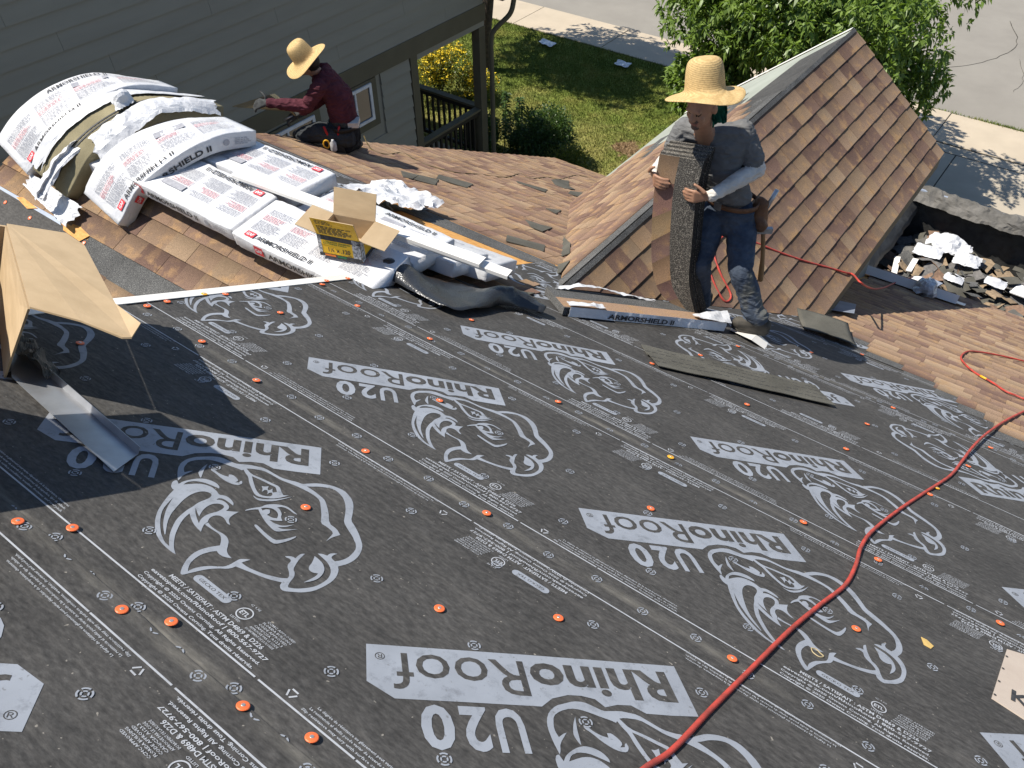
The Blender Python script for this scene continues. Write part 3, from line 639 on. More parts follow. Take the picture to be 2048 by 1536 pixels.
# end wall between the wing's near slope and the rake of the main slope, eave trims
g = MB()
g.slab([(-2.70, NY, NZR-.05), (-2.70, -1.2, mz(-1.2)-.05), (-2.70, -1.2, GROUND+3), (-2.70, NY, GROUND+3)], .04, Vector((1, 0, 0)))
g.build('rake_wall', MAT['siding'], house)
g = MB()
er = at(FGR, 0, DR)
el = at(FGL, 0, DL)
for lo_, hi_ in (((er.x-.02, 5.15, er.z-.16), (er.x+.004, GF, er.z-.03)), ((el.x-.004, 6.1, el.z-.16), (el.x+.02, GF, el.z-.03)), ((-5.7, 8.6, -5.86), (-3.4, 8.62, -5.74)), ((-1.3, 8.92, -6.02), (2.7, 8.94, -5.90))):
    g = MB(); g.box(lo_, hi_); g.build('fascia', MAT['trim'], house)
g = MB(); g.box((-1.36, 5.2, -6.0), (-1.33, 8.0, er.z-.1)); g.build('gable_side_wall', MAT['siding'], house)
# white drip edge down the rake of the main slope
g = MB(); g.slab([at(FM, x, s, .006) for x, s in ((-2.70, sY(-1.3)), (-2.645, sY(-1.3)), (-2.645, sY(2.44)), (-2.70, sY(2.44)))], .003, FM[3])
g.slab([at(FM, x, s, -.05) for x, s in ((-2.704, sY(-1.3)), (-2.701, sY(-1.3)), (-2.701, sY(2.44)), (-2.704, sY(2.44)))], .058, FM[3])
g.build('drip_edge', MAT['white_metal'], house)
g = MB()
g.slab([at(FGL, a, d, .008) for a, d in ((GF-.05, 0), (GF+.01, 0), (GF+.01, DL), (GF-.05, DL))], .004, FGL[3])
g.build('drip_edge', MAT['white_metal'], house)

# ---- shingles, tab by tab
def clip(poly, clipper):
    out = poly
    for i in range(len(clipper)):
        a, b = clipper[i], clipper[(i+1) % len(clipper)]
        inp, out = out, []
        side = lambda p: (b[0]-a[0])*(p[1]-a[1]) - (b[1]-a[1])*(p[0]-a[0])
        for j in range(len(inp)):
            p, q = inp[j], inp[(j+1) % len(inp)]
            sp, sq = side(p), side(q)
            if sp >= 0: out.append(p)
            if sp*sq < 0:
                t = sp/(sp-sq); out.append((p[0]+(q[0]-p[0])*t, p[1]+(q[1]-p[1])*t))
        if not out: return []
    return out
PAL = [(.27, .190, .135), (.24, .165, .120), (.205, .138, .108), (.165, .107, .088), (.295, .215, .150), (.255, .178, .128), (.22, .150, .112), (.185, .120, .096), (.28, .195, .130)]
def tint(k=1.):
    c = rng.choice(PAL); j = rng.uniform(.88, 1.12)*k
    return (c[0]*j, c[1]*j*.955, c[2]*j*.87)
unit_tab = {}
def tab_mesh(w, e, lift):
    key = (round(w, 2), lift)
    if key not in unit_tab:
        b = MB(); put_tab(b, [(0, 0), (key[0]-.0012, 0), (key[0]-.0012, e), (0, e)], (Vector((0, 0, 0)), Vector((1, 0, 0)), Vector((0, 1, 0)), Vector((0, 0, 1))), 0, e, lift, None)
        o = b.build('tab_master', MAT['shingle_o']); unit_tab[key] = o.data; bpy.data.objects.remove(o)
    return unit_tab[key]
def put_tab(b, poly, F, d0, e, lift, col):
    top = []; bot = []; uv = []
    for a, d in poly:
        f = (d-d0)/e
        h = .0015 + (.0088 + lift)*f + (lift*.6)*(1-f)
        top.append(at(F, a, d, h)); bot.append(at(F, a, d, -.001)); uv.append((a*3, f))
    k = len(top)
    faces = [tuple(range(k))] + [(i, k+i, k+(i+1) % k, (i+1) % k) for i in range(k)]
    b.add(top + bot, faces, 0, col, uv + uv)
def shingles(F, rows, e, parent, individual, seed, k=1., wr=(.10, .25)):
    """rows: list of (d0, a_min, a_max, clip polygon or None)"""
    global rng
    keep, rng = rng, random.Random(seed)
    field = MB(); n = 0
    for d0, a0, a1, cl in rows:
        a = a0 - rng.uniform(0, .2); tooth = rng.random() < .5
        while a < a1:
            w = rng.choice((.10, .13, .15, .16, .18, .20, .22, .25))
            w = max(wr[0], min(wr[1], w))
            lift = .0026 if tooth else 0.
            lo, hi = max(a, a0), min(a+w, a1)
            ee = e + (.004 if tooth else -.002)
            full = abs((hi-lo)-w) < 1e-6
            poly = [(lo, d0), (hi-.0012, d0), (hi-.0012, d0+ee), (lo, d0+ee)]
            if cl:
                q = clip(poly, cl)
                full = full and len(q) == 4 and all(min(abs(p[0]-r[0])+abs(p[1]-r[1]) for r in q) < 1e-5 for p in poly)
                poly = q
            if len(poly) >= 3 and hi-lo > .012:
                c = tint(k)
                if individual:
                    if full:
                        o = bpy.data.objects.new('shingle', tab_mesh(w, e, lift)); COL.objects.link(o)
                        p = at(F, lo, d0)
                        Mx = Matrix(((F[1].x, F[2].x, F[3].x, p.x), (F[1].y, F[2].y, F[3].y, p.y), (F[1].z, F[2].z, F[3].z, p.z), (0, 0, 0, 1)))
                        o.matrix_world = Mx; o.parent = parent
                    else:
                        b = MB(); put_tab(b, poly, F, d0, e, lift, None); o = b.build('shingle', MAT['shingle_o'], parent)
                    o.color = (c[0], c[1], c[2], 1)
                else:
                    put_tab(field, poly, F, d0, e, lift, c)
                n += 1
            a += w; tooth = not tooth if rng.random() < .8 else tooth
    rng = keep
    if not individual:
        o = field.build('shingle_field', MAT['shingle_c'], parent); o['kind'] = 'stuff'
    return n
E_ = .143
# right slope of the cross gable: every tab its own piece
clr = [(-GF-.02, -.01), (-3.42, -.01), (-(3.42+2*(DR+.01)*SG), DR+.01), (-GF-.02, DR+.01)]
rows = []; d = DR + .012 - E_
while d > -E_*.6:
    rows.append((max(d, .0), -GF-.015, -3.4, clr)); d -= E_
n1 = shingles(FGR, rows, E_, gable_roof, True, 5, .90, (.13, .25))
# near slope of the low wing
rows = []
for i in range(4): rows.append((.002 + .136*i, 2.72, 5.70, None))
n2 = shingles(FN, rows, .136, wing_roof, True, 8, .80, (.15, .25))
shingles(FN, [(.70 + E_*i, 2.72, 4.62 if i < 3 else 5.7, None) for i in range(8)], E_, wing_roof, False, 9, .80)
g = MB(); g.slab([at(FN, a, d_, .001) for a, d_ in ((2.7, .53), (4.58, .53), (4.58, .72), (2.7, .72))], .003, FN[3]); g.build('headlap_strip', MAT['headlap'], wing_roof)
g = MB(); g.slab([at(FN, a, d_, .002) for a, d_ in ((4.56, .58), (5.69, .56), (5.69, 1.0), (4.56, 1.0))], .002, FN[3]); g.build('underlayment_strip', MAT['underlay'], wing_roof)
g = MB(); g.slab([at(FN, a, d_, .005) for a, d_ in ((4.95, .52), (5.69, .50), (5.69, .57), (4.85, .58))], .002, FN[3]); g.build('valley_metal', MAT['dull_metal'], wing_roof)
for poly in ([(4.58, .55), (4.7, .53), (4.85, .55), (4.80, .60), (4.62, .61)], [(5.12, .56), (5.3, .545), (5.36, .565), (5.2, .595)]):
    g = MB(); g.slab([at(FN, a, d_, .009) for a, d_ in poly], .002, FN[3]); g.build('bare_board', MAT['osb'], wing_roof)
# left slope of the gable: lower part shingled
cll = [(3.43, -.01), (GF, -.01), (GF, DL+.01), (3.43+2*(DL+.01)*SG, DL+.01)]
rows = []; d = DL + .012 - E_; i = 0
while d > .12:
    rows.append((d, 3.2, 6.55 + .32*((i*5) % 3) + .03*i - (.5 if i > 9 else 0), cll)); d -= E_; i += 1
shingles(FGL, rows, E_, gable_roof, False, 21, .98)
g = MB()
for i, (d_, a0, a1, _c) in enumerate(rows):
    g.slab([at(FGL, a, dd, .0008) for a, dd in ((a1-.35, d_-.12), (a1+.12, d_-.12), (a1+.12, d_+.02), (a1-.35, d_+.02))], .0008 + .0001*(i % 2), FGL[3])
g.build('headlap_strip', MAT['headlap'], gable_roof)
g = MB(); g.slab([at(FGL, a, d_, -.001) for a, d_ in ((6.4, .0), (GF-.05, .0), (GF-.05, DL), (6.4, DL))], .0012, FGL[3]); g.build('ice_shield', MAT['green_under'], gable_roof)
g = MB(); g.slab([at(FGL, a, d_, .0005) for a, d_ in ((6.3, .0), (8.1, .0), (8.0, .42), (6.5, .62))], .0012, FGL[3]); g.build('underlayment_patch', MAT['underlay'], gable_roof)
# bare ridge strips of dark granules either side of the gable's ridge
g = MB()
g.slab([at(FGL, a, d_, .004) for a, d_ in ((3.42, .0), (6.7, .0), (6.7, .125), (3.5, .125))], .004, FGL[3])
g.build('headlap_strip', MAT['headlap'], gable_roof)
g = MB(); g.slab([at(FGR, a, d_, .010) for a, d_ in ((-GF, .0), (-3.46, .0), (-3.5, .035), (-GF, .035))], .003, FGR[3])
g.build('ridge_starter', MAT['headlap'], gable_roof)
# far slope of the wing
rows = []; s = sY(8.6) + .012 - E_
while s > sY(3.80):
    yv = s*CM
    vr = lambda y_: max(RX - (y_-3.42)/1.64 + .05, -3.5 if y_ > 5.7 else -9)
    cl_ = [(-5.70, s-.01), (vr(yv), s-.01), (vr(yv+E_*CM), s+E_+.02), (-5.70, s+E_+.02)]
    rows.append((s, -5.70, -2.0, cl_)); s -= E_
shingles(FM, rows, E_, main_roof, False, 31, 1.04)
g = MB(); g.slab([at(FM, a, s_, .001) for a, s_ in ((-3.75, sY(3.62)), (-2.62, sY(3.68)), (-2.52, sY(3.86)), (-3.75, sY(3.86)))], .003, FM[3]); g.build('headlap_strip', MAT['headlap'], main_roof)
g = MB(); g.slab([at(FM, a, s_, .0005) for a, s_ in ((-5.66, sY(2.5)), (-3.7, sY(2.5)), (-3.70, sY(3.5)), (-3.8, sY(3.95)), (-5.66, sY(3.95)))], .002, FM[3]); g.build('underlayment_patch', MAT['underlay'], main_roof)
# torn old courses left by the valley
shingles(FM, [(sY(2.55) + E_*i, -2.62 + .05*i, -2.18 - .09*max(0, i-4), None) for i in range(9)], E_, main_roof, False, 35, .9)
# lower right of the main slope
def left_of(s):
    if s > 5.95: return -1.30
    if s > 5.62: return -.95
    if s > 5.40: return -.66
    if s > 5.22: return -.42
    if s > 5.05: return -.16
    if s > 4.9: return -.03
    if s > 4.74: return .12
    if s > 4.6: return .22
    return .45
rows = []; s = sY(8.92) + .012 - E_; hl = MB(); i = 0
while s > 4.42:
    L = left_of(s) + .02*((i*7) % 3)
    rows.append((s, L, 2.7, None))
    hl.slab([at(FM, a, s_, .0062 + .0004*(i % 2)) for a, s_ in ((L+.02, s-.15), (2.7, s-.15), (2.7, s+.01), (L+.02, s+.01))], .0003, FM[3]) if s < 6.0 else None
    s -= E_; i += 1
FM2 = (FM[0] + FM[3]*.006, FM[1], FM[2], FM[3])
shingles(FM2, rows, E_, main_roof, False, 41, 1.10)
hl.build('headlap_strip', MAT['headlap'], main_roof)

# ---- grass, tree, shrubs
def blades(n, x0, x1, y0, y1, seed):
    r = np.random.default_rng(seed)
    x = r.uniform(x0, x1, n); y = r.uniform(y0, y1, n)
    a = r.uniform(0, 2*np.pi, n); h = r.uniform(.03, .075, n); w = .007
    lean = r.uniform(.01, .05, n); la = r.uniform(0, 2*np.pi, n)
    V = np.zeros((n, 3, 3)); V[:, 0] = np.stack([x-np.cos(a)*w, y-np.sin(a)*w, np.full(n, GROUND)], 1)
    V[:, 1] = np.stack([x+np.cos(a)*w, y+np.sin(a)*w, np.full(n, GROUND)], 1)
    V[:, 2] = np.stack([x+np.cos(la)*lean, y+np.sin(la)*lean, GROUND+h], 1)
    me = bpy.data.meshes.new('grass')
    me.vertices.add(3*n); me.vertices.foreach_set('co', V.reshape(-1))
    me.loops.add(3*n); me.loops.foreach_set('vertex_index', np.arange(3*n, dtype=np.int32))
    me.polygons.add(n); me.polygons.foreach_set('loop_start', np.arange(0, 3*n, 3, dtype=np.int32))
    me.update(calc_edges=True)
    me.materials.append(MAT['blade'])
    o = bpy.data.objects.new('grass', me); COL.objects.link(o)
    return tag(o, 'short mown grass with dry straw patches covering the lawn', 'grass', kind='stuff')
blades(150000, -15.5, -5.2, 10.5, 18.60, 3)
wd = np.random.default_rng(8)
def fringe():
    n = 4200; x = wd.uniform(-5, 3, n); y = 20.10 + wd.normal(0, .03, n); h = wd.uniform(.02, .07, n); a = wd.uniform(0, 6.28, n)
    k = wd.random(n) < .55 + .4*np.sin(x*3); x, y, h, a = x[k], y[k], h[k], a[k]
    b = MB()
    for i in range(len(x)): b.add([(x[i]-.008*math.cos(a[i]), y[i]-.008*math.sin(a[i]), GROUND), (x[i]+.008*math.cos(a[i]), y[i]+.008*math.sin(a[i]), GROUND), (x[i]+.04*math.sin(a[i]), y[i]+.04*math.cos(a[i]), GROUND+h[i])], [(0, 1, 2)])
    tag(b.build('weeds', MAT['blade']), 'thin fringe of dry weeds along the street edge', 'weeds', kind='stuff')
fringe()
def leaves(centers, dirs, L, W, droop, seed):
    """one bent two-quad leaf for every centre"""
    r = np.random.default_rng(seed); n = len(centers)
    d = dirs/np.linalg.norm(dirs, axis=1, keepdims=True)
    up = np.tile(np.array([0, 0, 1.]), (n, 1)) + r.normal(0, .35, (n, 3))
    s = np.cross(d, up); s /= np.linalg.norm(s, axis=1, keepdims=True) + 1e-9
    l = (L*r.uniform(.7, 1.25, n))[:, None]; w = (W*r.uniform(.75, 1.2, n))[:, None]
    p0 = centers; p1 = centers + d*l*.5; p2 = centers + d*l; p2[:, 2] -= (l[:, 0]*droop)
    V = np.stack([p0, p1 - s*w*.5, p2, p1 + s*w*.5], 1)
    V[:, 1, 2] += .008; V[:, 3, 2] += .008
    F = np.arange(4*n).reshape(n, 4)
    return V.reshape(-1, 3), F
def mesh_np(name, V, F, mat, parent=None):
    me = bpy.data.meshes.new(name); n = len(F); k = F.shape[1]
    me.vertices.add(len(V)); me.vertices.foreach_set('co', V.astype(np.float32).reshape(-1))
    me.loops.add(n*k); me.loops.foreach_set('vertex_index', F.astype(np.int32).reshape(-1))
    me.polygons.add(n); me.polygons.foreach_set('loop_start', np.arange(0, n*k, k, dtype=np.int32))
    me.update(calc_edges=True); me.materials.append(mat)
    o = bpy.data.objects.new(name, me); COL.objects.link(o)
    if parent: under(o, parent)
    return o
def tree(name, base, crown_c, rad3, nclump, label, seed, trunk_r=.13, group=None, extra=()):
    r = np.random.default_rng(seed)
    root = empty(name, base); tag(root, label, 'tree', group)
    c = np.array(crown_c); R3 = np.array(rad3)
    # lobes give the crown its uneven outline
    lob = []
    for i in range(26):
        v = r.normal(0, 1, 3); v /= np.linalg.norm(v); v[2] = abs(v[2])*.9 if r.random() < .72 else v[2]*.7
        lob.append((c + v*R3*r.uniform(.45, .86), r.uniform(.30, .48)))
    for e_ in extra: lob.append((np.array(e_[:3]), e_[3]))
    b = MB()
    top = c + np.array([0, 0, -R3[2]*.1])
    b.tube(spline([base, (base[0]+.05, base[1]-.04, base[2]+.9), tuple((np.array(base)*.4+top*.6))], 4), [trunk_r*1.2, trunk_r*1.05, trunk_r, trunk_r*.95, trunk_r*.92, trunk_r*.88, trunk_r*.82, trunk_r*.76, trunk_r*.7], 10)
    st = np.array(base)*.45 + top*.55
    for lc, lr in lob:
        m_ = (st*.5 + lc*.5) + r.normal(0, .12, 3); m_[2] += .12
        P = spline([tuple(st + r.normal(0, .05, 3)), tuple(m_), tuple(lc)], 4)
        b.tube(P, [trunk_r*.45*(1-.8*i/(len(P)-1)) for i in range(len(P))], 6)
    b.build('trunk', MAT['bark'], root, smooth=True)
    cen = []; dr = []
    for i in range(nclump):
        lc, lr = lob[r.integers(len(lob))]
        v = r.normal(0, 1, 3); v /= np.linalg.norm(v)
        if v[2] < -.3 and r.random() < .6: v[2] = -v[2]
        p = lc + v*R3*lr*(r.uniform(.55, 1.06))
        if r.random() < .2: p = c + (p-c)*r.uniform(.6, .95)
        out = (p - c)/R3; out /= np.linalg.norm(out)+1e-9
        k = r.integers(6, 11)
        for j in range(k):
            a = 2*np.pi*j/k + r.uniform(-.3, .3)
            t = np.array([-out[1], out[0], 0.]); t = t/(np.linalg.norm(t)+1e-9); u_ = np.cross(out, t)
            d_ = (t*np.cos(a) + u_*np.sin(a))*.85 + out*.45 + np.array([0, 0, -.22])
            cen.append(p + d_*.02 + r.normal(0, .015, 3)); dr.append(d_ + r.normal(0, .18, 3))
    V, F = leaves(np.array(cen), np.array(dr), .125, .052, .22, seed+1)
    mesh_np('crown', V, F, MAT['leaf'], root)
    return root
tree('shade_tree', (-5.0, 15.6, GROUND), (-5.0, 15.6, -5.75), (2.6, 2.5, 2.2), 13500, 'leafy green shade tree beyond the brown gable, beside the street', 5, extra=((-6.35, 14.3, -6.85, .20), (-6.2, 14.1, -7.1, .16), (-5.9, 14.1, -6.7, .26), (-3.1, 15.6, -6.6, .3), (-3.4, 14.6, -6.9, .28)))
tree('shade_tree', (-12.6, 15.9, GROUND), (-12.3, 16.1, -4.5), (3.3, 2.1, 1.7), 4500, "neighbour's front yard tree that shades the lawn", 9, .16)

def shrub(name, c, R3, n, mat, label, seed, L=.05, W=.03, flowers=0, cat='shrub'):
    r = np.random.default_rng(seed)
    root = empty(name, (c[0], c[1], GROUND)); tag(root, label, cat)
    c = np.array(c, float); R3 = np.array(R3, float)
    lobes = [(c + r.uniform(-.55, .55, 3)*R3, r.uniform(.4, .6)) for i in range(9)]
    b = MB()
    for lc, lr in lobes:
        b.tube(spline([(c[0], c[1], GROUND), tuple((c*.5+lc*.5) - np.array([0, 0, .1])), tuple(lc)], 4), [.02, .019, .018, .017, .016, .014, .012, .011, .01], 5)
    b.build('stem', MAT['bark'], root)
    v = r.normal(0, 1, (n, 3)); v /= np.linalg.norm(v, axis=1, keepdims=True)
    idx = r.integers(0, len(lobes), n)
    lc = np.array([l[0] for l in lobes])[idx]; lr = np.array([l[1] for l in lobes])[idx][:, None]
    p = lc + v*R3*lr*r.uniform(.6, 1.1, (n, 1))
    p[:, 2] = np.maximum(p[:, 2], GROUND+.03)
    V, F = leaves(p, v + r.normal(0, .5, (n, 3)) + np.array([0, 0, .2]), L, W, .2, seed)
    mesh_np('foliage', V, F, mat, root)
    if flowers:
        q = r.choice(np.where(v[:, 2] > -.1)[0], flowers)
        V, F = leaves(p[q] + v[q]*.03, r.normal(0, 1, (flowers, 3)) + np.array([0, 0, .3]), .055, .05, .1, seed+2)
        mesh_np('blossom', V, F, MAT['petal'], root)
    return root

# shrubs by the porch
shrub('flowering_bush', (-12.35, 13.85, -8.12), (.60, .60, .66), 5200, MAT['yleaf'], 'round bush thick with yellow flowers behind the porch railing', 61, .05, .028, 1700, 'bush')
shrub('flowering_bush', (-11.8, 14.5, -8.45), (.55, .5, .40), 3800, MAT['yleaf'], 'lower yellow flowering bush next to the porch post', 62, .05, .028, 900, 'bush')
shrub('green_shrub', (-8.7, 12.75, -8.15), (.80, .75, .72), 13000, MAT['shrub'], 'big dark green shrub spreading beside the porch, in front of the lawn', 63, .06, .034)
shrub('green_shrub', (-9.6, 11.95, -8.1), (.5, .5, .62), 5000, MAT['shrub'], 'tall shaded green shrub against the porch post', 64, .06, .034)
shrub('green_shrub', (-9.0, 10.7, -8.2), (.3, 1.1, .62), 8000, MAT['shrub'], 'shaded green shrub under the porch side railing', 65, .06, .034)
shrub('green_shrub', (-7.95, 12.4, -8.32), (.45, .5, .42), 4500, MAT['yleaf'], 'small light green shrub at the lawn edge, nearest the brown roof', 66, .055, .03)
def stalk(x, y, h, label, seed):
    r = np.random.default_rng(seed); root = empty('leafy_stalk', (x, y, GROUND)); tag(root, label, 'plant')
    b = MB(); b.tube([(x, y, GROUND), (x+.03, y, GROUND+h*.5), (x+.05, y+.03, GROUND+h)], [.014, .011, .006], 5); b.build('stem', MAT['shrub'], root)
    n = 160; t = r.uniform(.25, 1, n); a = r.uniform(0, 6.28, n)
    p = np.stack([x+.05*t, y+.03*t, GROUND+h*t], 1)
    V, F = leaves(p, np.stack([np.cos(a), np.sin(a), np.full(n, .25)], 1), .13, .045, .3, seed); mesh_np('foliage', V, F, MAT['shrub'], root)
stalk(-9.75, 12.85, 1.35, 'tall leafy stalk left of its twin, right of the downspout', 71)
stalk(-9.45, 12.9, 1.3, 'tall leafy stalk right of its twin, above the dark shrub', 72)

# ================================================================ printed underlayment sheets
def text_geo(s, bold=0., res=3):
    cu = bpy.data.curves.new('t', 'FONT'); cu.body = s; cu.resolution_u = res; cu.offset = bold; cu.size = 1.0
    o = bpy.data.objects.new('t', cu); COL.objects.link(o)
    dg = bpy.context.evaluated_depsgraph_get(); dg.update()
    me = o.evaluated_get(dg).to_mesh()
    v = np.array([tuple(p.co) for p in me.vertices]); f = [tuple(p.vertices) for p in me.polygons]
    o.evaluated_get(dg).to_mesh_clear()
    bpy.data.objects.remove(o); bpy.data.curves.remove(cu)
    return v[:, :2], f
_tc = {}
def text_fit(s, w, h, bold=0., res=3):
    """text scaled so that its box is w wide and h high, lower left corner at 0,0"""
    k = (s, bold, res)
    if k not in _tc: _tc[k] = text_geo(s, bold, res)
    v, f = _tc[k]; lo, hi = v.min(0), v.max(0)
    return (v-lo)/(hi-lo)*np.array([w, h]), f

PRN = []     # (verts xy, faces, layer height, material)
def put(v2, f, h, m): PRN.append((v2, f, h, m))
def local(o, ex, ey, v):  # frame
    return np.array(o) + v[:, :1]*np.array(ex) + v[:, 1:]*np.array(ey)
def poly_fill(rings):
    bm = bmesh.new(); ed = []
    for r in rings:
        vs = [bm.verts.new((p[0], p[1], 0)) for p in r]
        for i in range(len(vs)): ed.append(bm.edges.new((vs[i], vs[(i+1) % len(vs)])))
    bmesh.ops.triangle_fill(bm, use_beauty=True, use_dissolve=False, edges=ed)
    bm.verts.index_update()
    v = np.array([tuple(x.co)[:2] for x in bm.verts]); f = [tuple(x.index for x in fc.verts) for fc in bm.faces]
    bm.free(); return v, f
def smooth_ring(r):
    """corner-cutting on the gentle corners only"""
    out = []; n = len(r)
    for i in range(n):
        p, q, s = np.array(r[i-1]), np.array(r[i]), np.array(r[(i+1) % n])
        a, b = q-p, s-q
        la, lb = np.linalg.norm(a), np.linalg.norm(b)
        cs = a.dot(b)/(la*lb+1e-12)
        if cs > .45: out += [q - a*.22, q + b*.22]
        else: out.append(q)
    return [tuple(x) for x in out]
S0 = .285
def lay_logo(tx):
    o = np.array([tx, .62-S0])
    for i, rings in enumerate(DATA['LOGO']):
        v, f = poly_fill([smooth_ring(r) for r in rings])
        put(v+o, f, .0004 + .00007*i, 1)
    v, f = poly_fill([DATA['BANNER']]); put(v+o, f, .0003, 1)
    tr = o + np.array(DATA['TR']); k = .70711; ex = (-k, -k); ey = (k, -k)
    v, f = text_fit('Rhino', .345, .098, .028); put(local(tr, ex, ey, v + np.array([.036, .022])), f, .0008, 0)
    v, f = text_fit('Roof', .300, .108, .0); put(local(tr, ex, ey, v + np.array([.392, .020])), f, .0008, 0)
    v, f = text_fit('®', .022, .022, .0); put(local(tr, ex, ey, v + np.array([.706, .024])), f, .0008, 0)
    for ch, t0, w in (('U', .428, .062), ('2', .505, .058), ('0', .578, .068)):
        v, f = text_fit(ch, w, .116, .030); v = v.copy(); v[:, 0] -= v[:, 1]*.02
        put(local(tr, ex, ey, v + np.array([t0, .166])), f, .0006, 1)
def ringmark(x, s):
    for r0, r1, off in ((.0118, .0156, 0), (.0048, .0082, .0)):
        for q in range(4):
            a0 = q*math.pi/2 + .18; a1 = (q+1)*math.pi/2 - .18; n = 5
            v = []
            for i in range(n+1):
                a = a0 + (a1-a0)*i/n; v += [(x+r0*math.cos(a), s+r0*math.sin(a)), (x+r1*math.cos(a), s+r1*math.sin(a))]
            put(np.array(v), [(2*i, 2*i+1, 2*i+3, 2*i+2) for i in range(n)], .0013, 1)
def bar(x0, s0, x1, s1, h, m=1):
    put(np.array([(x0, s0), (x1, s0), (x1, s1), (x0, s1)]), [(0, 1, 2, 3)], h, m)
TXT = ['Copyright © 2020 Owens Corning. Tous droits réservés.', 'Copyright © 2020 Owens Corning. All Rights Reserved.', 'eavetopeak.com/RhinoRoof | 800-567-9727', 'MEETS / SATISFAIT : ASTM D4869 & D226']
SLIP = ['Slip resistance may vary with surface conditions, weather, footwear and roof pitch.', 'La resistencia al desliz puede variar de acuerdo a las condiciones de la superficie, tipo de calzado.', 'Le dégrée de résistance au glissement peut varier dépendant de la température, chaussures.']
def block(x, s, sgn):
    """the approvals block; sgn -1 turns it upside down"""
    ex, ey = (sgn, 0), (0, sgn)
    for i, (t, w, hh, y, x0) in enumerate(((TXT[0], .37, .0115, .000, 0), (TXT[1], .372, .0115, .0165, -.002), (TXT[2], .372, .0135, .033, .0), (TXT[3], .30, .0125, .052, .04))):
        v, f = text_fit(t, w, hh, .022, 2); put(local((x, s), ex, ey, v + np.array([x0, y])), f, .0005, 2)
    # rounded label
    n = 10; v = [(math.cos(math.pi/2+math.pi*i/n)*.0125, math.sin(math.pi/2+math.pi*i/n)*.0125) for i in range(n+1)]
    v += [(.09+math.cos(-math.pi/2+math.pi*i/n)*.0125, math.sin(-math.pi/2+math.pi*i/n)*.0125) for i in range(n+1)]
    put(local((x, s), ex, ey, np.array(v) + np.array([.085, .099])), [tuple(range(len(v)))], .0005, 1)
    v, f = text_fit('GECKO TEX', .085, .009, .0, 2); put(local((x, s), ex, ey, v + np.array([.087, .0945])), f, .0009, 0)
    # listing mark
    m = 24; v = []
    for i in range(m): a = 2*math.pi*i/m; v += [(.0165*math.cos(a), .0165*math.sin(a)), (.0195*math.cos(a), .0195*math.sin(a))]
    put(local((x, s), ex, ey, np.array(v) + np.array([.235, .100])), [(2*i, 2*i+1, (2*i+3) % (2*m), (2*i+2) % (2*m)) for i in range(m)], .0005, 2)
    v, f = text_fit('ETL', .024, .013, .03, 2); put(local((x, s), ex, ey, v + np.array([.223, .0935])), f, .0005, 2)
    for t, y in (('C US', .128), ('LISTED', .072)):
        v, f = text_fit(t, .03, .006, .01, 1); put(local((x, s), ex, ey, v + np.array([.22, y])), f, .0005, 2)
    for i, t in enumerate(('DU BATIMENT DE LA FLORIDE', 'APPROUVE PAR LE CODE', 'CAN/CSA A123.3', 'CODE APPROVED', 'FLORIDA BUILDING', 'CCMC APPROVED')):
        v, f = text_fit(t, .085, .006, .012, 1); put(local((x, s), ex, ey, v + np.array([.27 + .003*i, .070 + .0095*i])), f, .0005, 2)
def slip(x, s, sgn):
    for i, t in enumerate(SLIP):
        v, f = text_fit(t, .40 - .015*i, .0085, .014, 1); put(local((x, s), (sgn, 0), (0, sgn), v + np.array([.01*i, .012*i])), f, .0005, 2)
def recycle(x, s):
    for q in range(3):
        a = q*2.094 + .5
        p = [(x+.012*math.cos(a+d_), s+.012*math.sin(a+d_)) for d_ in (.25, 1.8)]
        (x0, y0), (x1, y1) = p; l = math.hypot(x1-x0, y1-y0); nx, ny = -(y1-y0)/l*.002, (x1-x0)/l*.002
        put(np.array([(x0-nx, y0-ny), (x1-nx, y1-ny), (x1+nx, y1+ny), (x0+nx, y0+ny)]), [(0, 1, 2, 3)], .0005, 2)
XL, XR = -2.66, 2.55
for j in range(-2, 3):
    tx = -.819 + 1.2*j
    lay_logo(tx)
    block(tx + .735, .098, 1); slip(tx + 1.245, .100, 1); recycle(tx + 1.205, .117)
    block(tx + .243, .945, -1); slip(tx + .925, .945, -1); recycle(tx + .972, .905)
    for x0, x1 in ((0, .93), (.935, 1.2)):
        bar(tx + .2 + x0, .090, tx + .2 + x1 - .004, .0945, .0005, 2); bar(tx + .12 + x0, .9405, tx + .12 + x1 - .004, .945, .0005, 2)
x = -1.495 - 1.5
while x < XR:
    for dx, s in ((0, .042), (.153, .021), (.088, .217), (.237, .523), (.09, .83)): ringmark(x+dx, s)
    x += .30

